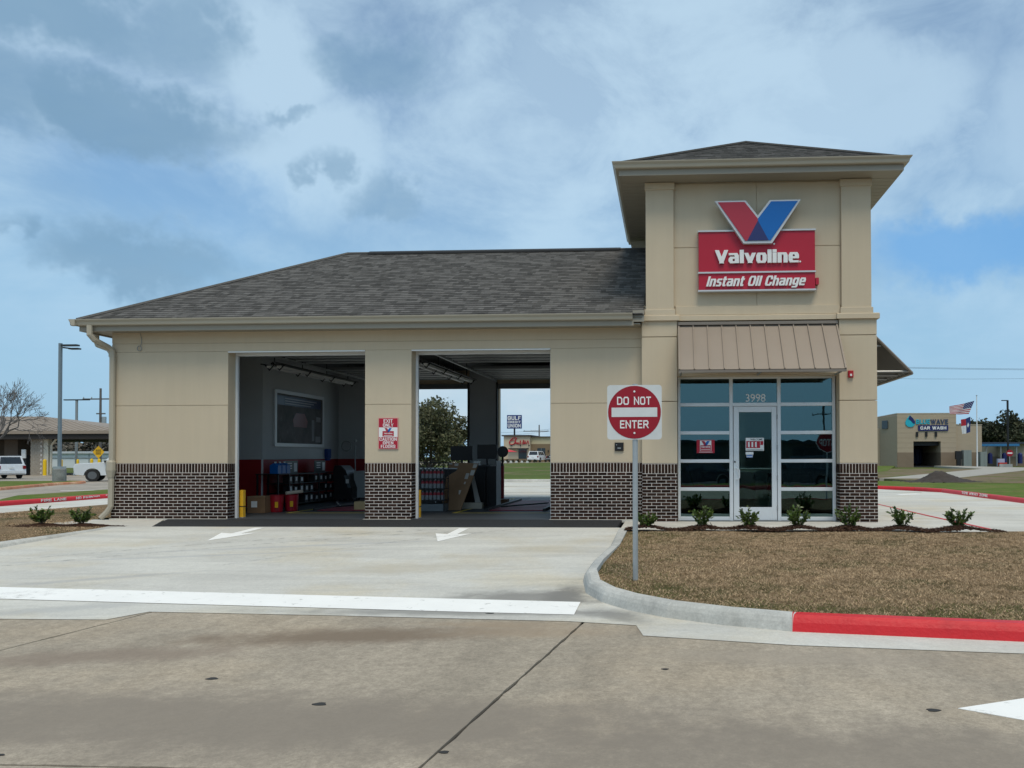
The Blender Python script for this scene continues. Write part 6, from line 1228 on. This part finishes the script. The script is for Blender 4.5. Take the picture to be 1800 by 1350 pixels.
tag(MB().box(47.3, 47.75, 81.5, 81.9, 0, .9).box(47.15, 47.9, 81.5, 81.9, .9, 1.9).build('meter_post', black), 'black meter post left of the grey utility cabinet', 'meter')
tag(MB().box(51.9, 52.9, 80.5, 81, .05, .5).build('red_bin', M('bin_orange_red', (.6, .07, .05), .6)), 'small orange red bin in front of the vacuum canopy', 'bin'); tag(MB().box(52.0, 52.8, 81.2, 81.6, .05, .95).build('white_blue_bin', M('bin_white', (.4, .45, .6), .6)), 'white and blue bin behind the orange red bin', 'bin')
# flags
FP = thing('flagpole', 'white flagpole in front of the car wash', 'flagpole', (47.2, 75, .05)); MB().tube([(47.2, 75, 0), (47.2, 75, 8.05)], [.08, .05], 8).build('pole', M('pole_white', (.7, .7, .7), .4), FP); MB().lathe([(0, 0), (.09, .06), (.09, .12), (0, .18)], (47.2, 75, 8.05), 8).build('finial', steel, FP)
def flag(name, label, tl, tr, br, bl_, mat_fn, nx=20, ny=14):
    t = thing(name, label, 'flag', tr, group='flags on the pole'); A, B_, C_, D_ = map(Vector, (tl, tr, br, bl_)); cells = {}
    def pnt(u, v):
        p = A.lerp(B_, u).lerp(D_.lerp(C_, u), v); p.y += .12*math.sin(u*9+v*2)*(1-u*.8); p.z += .05*math.sin(u*7+1)*(1-u); return p
    for i in range(nx):
        for j_ in range(ny):
            m_ = mat_fn((i+.5)/nx, (j_+.5)/ny); m_ = m_+('s' if (m_ == 'w' and mat_fn is us and i/nx > .6 and j_/ny < 7/13) else str(int((j_+.5)/ny*13)) if (mat_fn is us and m_ != 'b') else ('s' if m_ == 'w' and i/nx > .5 else '')); cells.setdefault(m_, MB()).quad(pnt(i/nx, j_/ny), pnt((i+1)/nx, j_/ny), pnt((i+1)/nx, (j_+1)/ny), pnt(i/nx, (j_+1)/ny))
    for m_, mb in cells.items(): (lambda o_: tag(o_, kind='stuff') if 's' in m_ and mat_fn is us else o_)(mb.build('stars' if 's' in m_ else {'r': 'red_stripe', 'w': 'white_stripe', 'b': 'blue_field'}[m_[0]], {'r': M('flag_red', (.45, .03, .05), .8, transl=.3), 'w': M('flag_white', (.75, .75, .75), .8, transl=.3), 'b': M('flag_blue', (.03, .05, .17), .8, transl=.3)}[m_[0]], t))
    return t
def us(u, v):
    if u > .6 and v < 7/13: return 'w' if (int(u*40)+int(v*26)) % 4 == 0 and (int(u*40) % 2 == 0) else 'b'
    return 'r' if int(v*13) % 2 == 0 else 'w'
flag('us_flag', 'red white and blue striped flag blowing left of the pole', (44.0, 74.6, 6.85), (46.95, 75, 7.55), (46.3, 75, 6.05), (44.1, 74.6, 6.0), us, 40, 26)
def tx(u, v):
    if u > .5: return 'w' if (abs(u-.75)*2.2+abs(v-.5)*1.6 < .26) else 'b'
    return 'r' if v < .45 else 'w'
flag('texas_flag', 'blue red and white lone star flag hanging below the striped flag', (45.3, 74.7, 5.35), (46.5, 75, 5.75), (46.45, 75, 4.0), (45.5, 74.7, 3.75), tx, 30, 24)
lp3 = thing('street_lamp', 'thin black lamp pole beside the dark trees on the right', 'street lamp', (52.7, 80, 0)); MB().tube([(52.7, 80, 0), (52.7, 80, 7.9)], .12, 6).build('pole', black, lp3); MB().box(52.0, 52.75, 79.9, 80.1, 7.85, 7.95).build('lamp_head', black, lp3)
d2 = thing('do_not_enter_sign', 'small far do not enter sign under the black lamp pole', 'road sign', (48.7, 70, -.1)); MB().tube([(48.7, 70, -.1), (48.7, 70, 1.9)], .03, 6).build('post', steel, d2); MB().lathe([(0, 0), (.36, 0), (.36, .01), (0, .01)], (48.7, 69.95, 1.6), 20, 'Y').build('red_disc', M('dne_red', ()), d2); MB().box(48.45, 48.95, 69.93, 69.945, 1.53, 1.67).build('white_bar', lwhite, d2)
tag(MB().box(47.9, 49.2, 70.5, 70.8, -.1, .42).build('concrete_block_sign', M('monument_grey', (.35, .35, .33), .8)), 'low grey concrete block behind the small far sign', 'block')
rng = np.random.default_rng(5); X, Y, F = gridmesh(np.linspace(23.8, 28.2, 40), np.linspace(21.4, 25, 30)); Zm = .06+.52*np.exp(-((X-25.6)**2/.55+(Y-23.1)**2/.8))+.12*np.exp(-((X-26.6)**2/.5+(Y-23.1)**2/.8))+rng.normal(0, .018, X.shape)
tag(link('dirt_mound', npmesh('dirt_mound', np.stack([X, Y, Zm], 1), F, M('mound_dirt', (.055, .042, .034), .95, .3, 4, .8, 20))), 'dark dirt mound on the bare ground beyond the red kerb', 'dirt mound')
sheet('pale_path', [(24, 28), (42, 60), (45, 83), (47, 83), (50, 62), (58, 40), (55, 39), (46, 58), (28, 28)], .10, M('path_pale', (.36, .33, .28), .9, .2, .5), .2)
sheet('verge', [(18, 31), (24, 34), (31, 52), (40, 82), (34, 86), (20, 60)], .10, greenm, .2)
for k, (z, y_) in enumerate(((10.9, 72), (11.9, 72), (18.5, 110))):
    pts = [(16+q*95, y_, (z if k < 2 else z-4)-1.2*math.sin(math.pi*q)+(.9 if k == 0 else 0)) for q in np.linspace(0, 1, 14)]
    tag(MB().tube(pts, .016 if k < 2 else .02, 4).build('power_line', black), 'thin overhead power line, %s of three, right of the tower' % ('lowest', 'middle', 'highest')[k], 'power line')
for k, y_ in enumerate((140.5, 143.5)):
    tag(MB().tube([(-60+q*100, y_, 6.5+.6*k-.9*math.sin(math.pi*((q*4) % 1))) for q in np.linspace(0, 1, 41)], .025, 4).build('power_line', black), 'thin power line above the restaurant, %s one' % ('lower', 'upper')[k], 'power line')
# ------------------------------------------------------------------ behind the camera, mirrored in the storefront glass
ss = thing('stop_sign', 'red octagonal stop sign mirrored in the right window panes', 'road sign', (17.95, -11.6, -.25)); MB().tube([(17.95, -11.6, -.3), (17.95, -11.6, 2.3)], .03, 8).build('post', steel, ss); MB().lathe([(0, 0), (.41, 0), (.41, .004), (0, .004)], (17.95, -11.56, 1.86), 8, 'Y').build('white_edge', lwhite, ss); MB().lathe([(0, 0), (.38, 0), (.38, .004), (0, .004)], (17.95, -11.555, 1.86), 8, 'Y').build('red_face', M('dne_red', ()), ss)
lm = lettering('STOP', 17.67, 18.23, 1.74, 1.98, -11.551, .003, .17, plane='+Y')[0]; lm.v = [(2*17.95-x, y_, z) for x, y_, z in lm.v]; lm.build('lettering', lwhite, ss)
Q6, seg6, kr6 = kerb([(-30, -22.3), (60, -22.3)][::-1], .15, .17, None, 'red kerb across the road behind the viewpoint', lambda x, y: -.26); seg6(Q6, redk, 'painted_kerb_section')
sheet('verge', [(-30, -22.5), (60, -22.5), (60, -25), (-30, -25)], -.13, greenm, .3); sheet('parking_lot', [(-30, -25), (60, -25), (60, -48), (-30, -48)], -.4, old_m, .05)
sb = thing('low_store', 'long low dark store across the road, mirrored in the glass', 'building', (20, -105, -.4)); MB().box(-25, 70, -110, -100, -.5, 3.2).build('wall', M('store_brown', (.10, .09, .08), .9, .1), sb); MB().box(-25.4, 70.4, -110.4, -99.6, 3.2, 3.7).build('roof_edge', M('store_edge', (.05, .05, .05), .7), sb)
for i in range(12): MB().box(-20+i*7.2, -16+i*7.2, -99.98, -99.9, .2, 2.6).build('window', tg_, sb)
power_pole(33, -90, 8.0, 'power pole across the road, mirrored in the right panes', 1.6, -.4, False)
for k, (x, y_, h) in enumerate(((2, -92, 6.0), (12, -94, 4.6), (44, -92, 6.6), (52, -95, 5.2))): leafy('street_tree', 'dark tree across the road behind the viewpoint, number %s from the left' % ('one', 'two', 'three', 'four')[k], x, y_, -.4, h, 3.0, 1500, .4, darkleaf, 500+k*5, 'trees across the road', .2, .3)
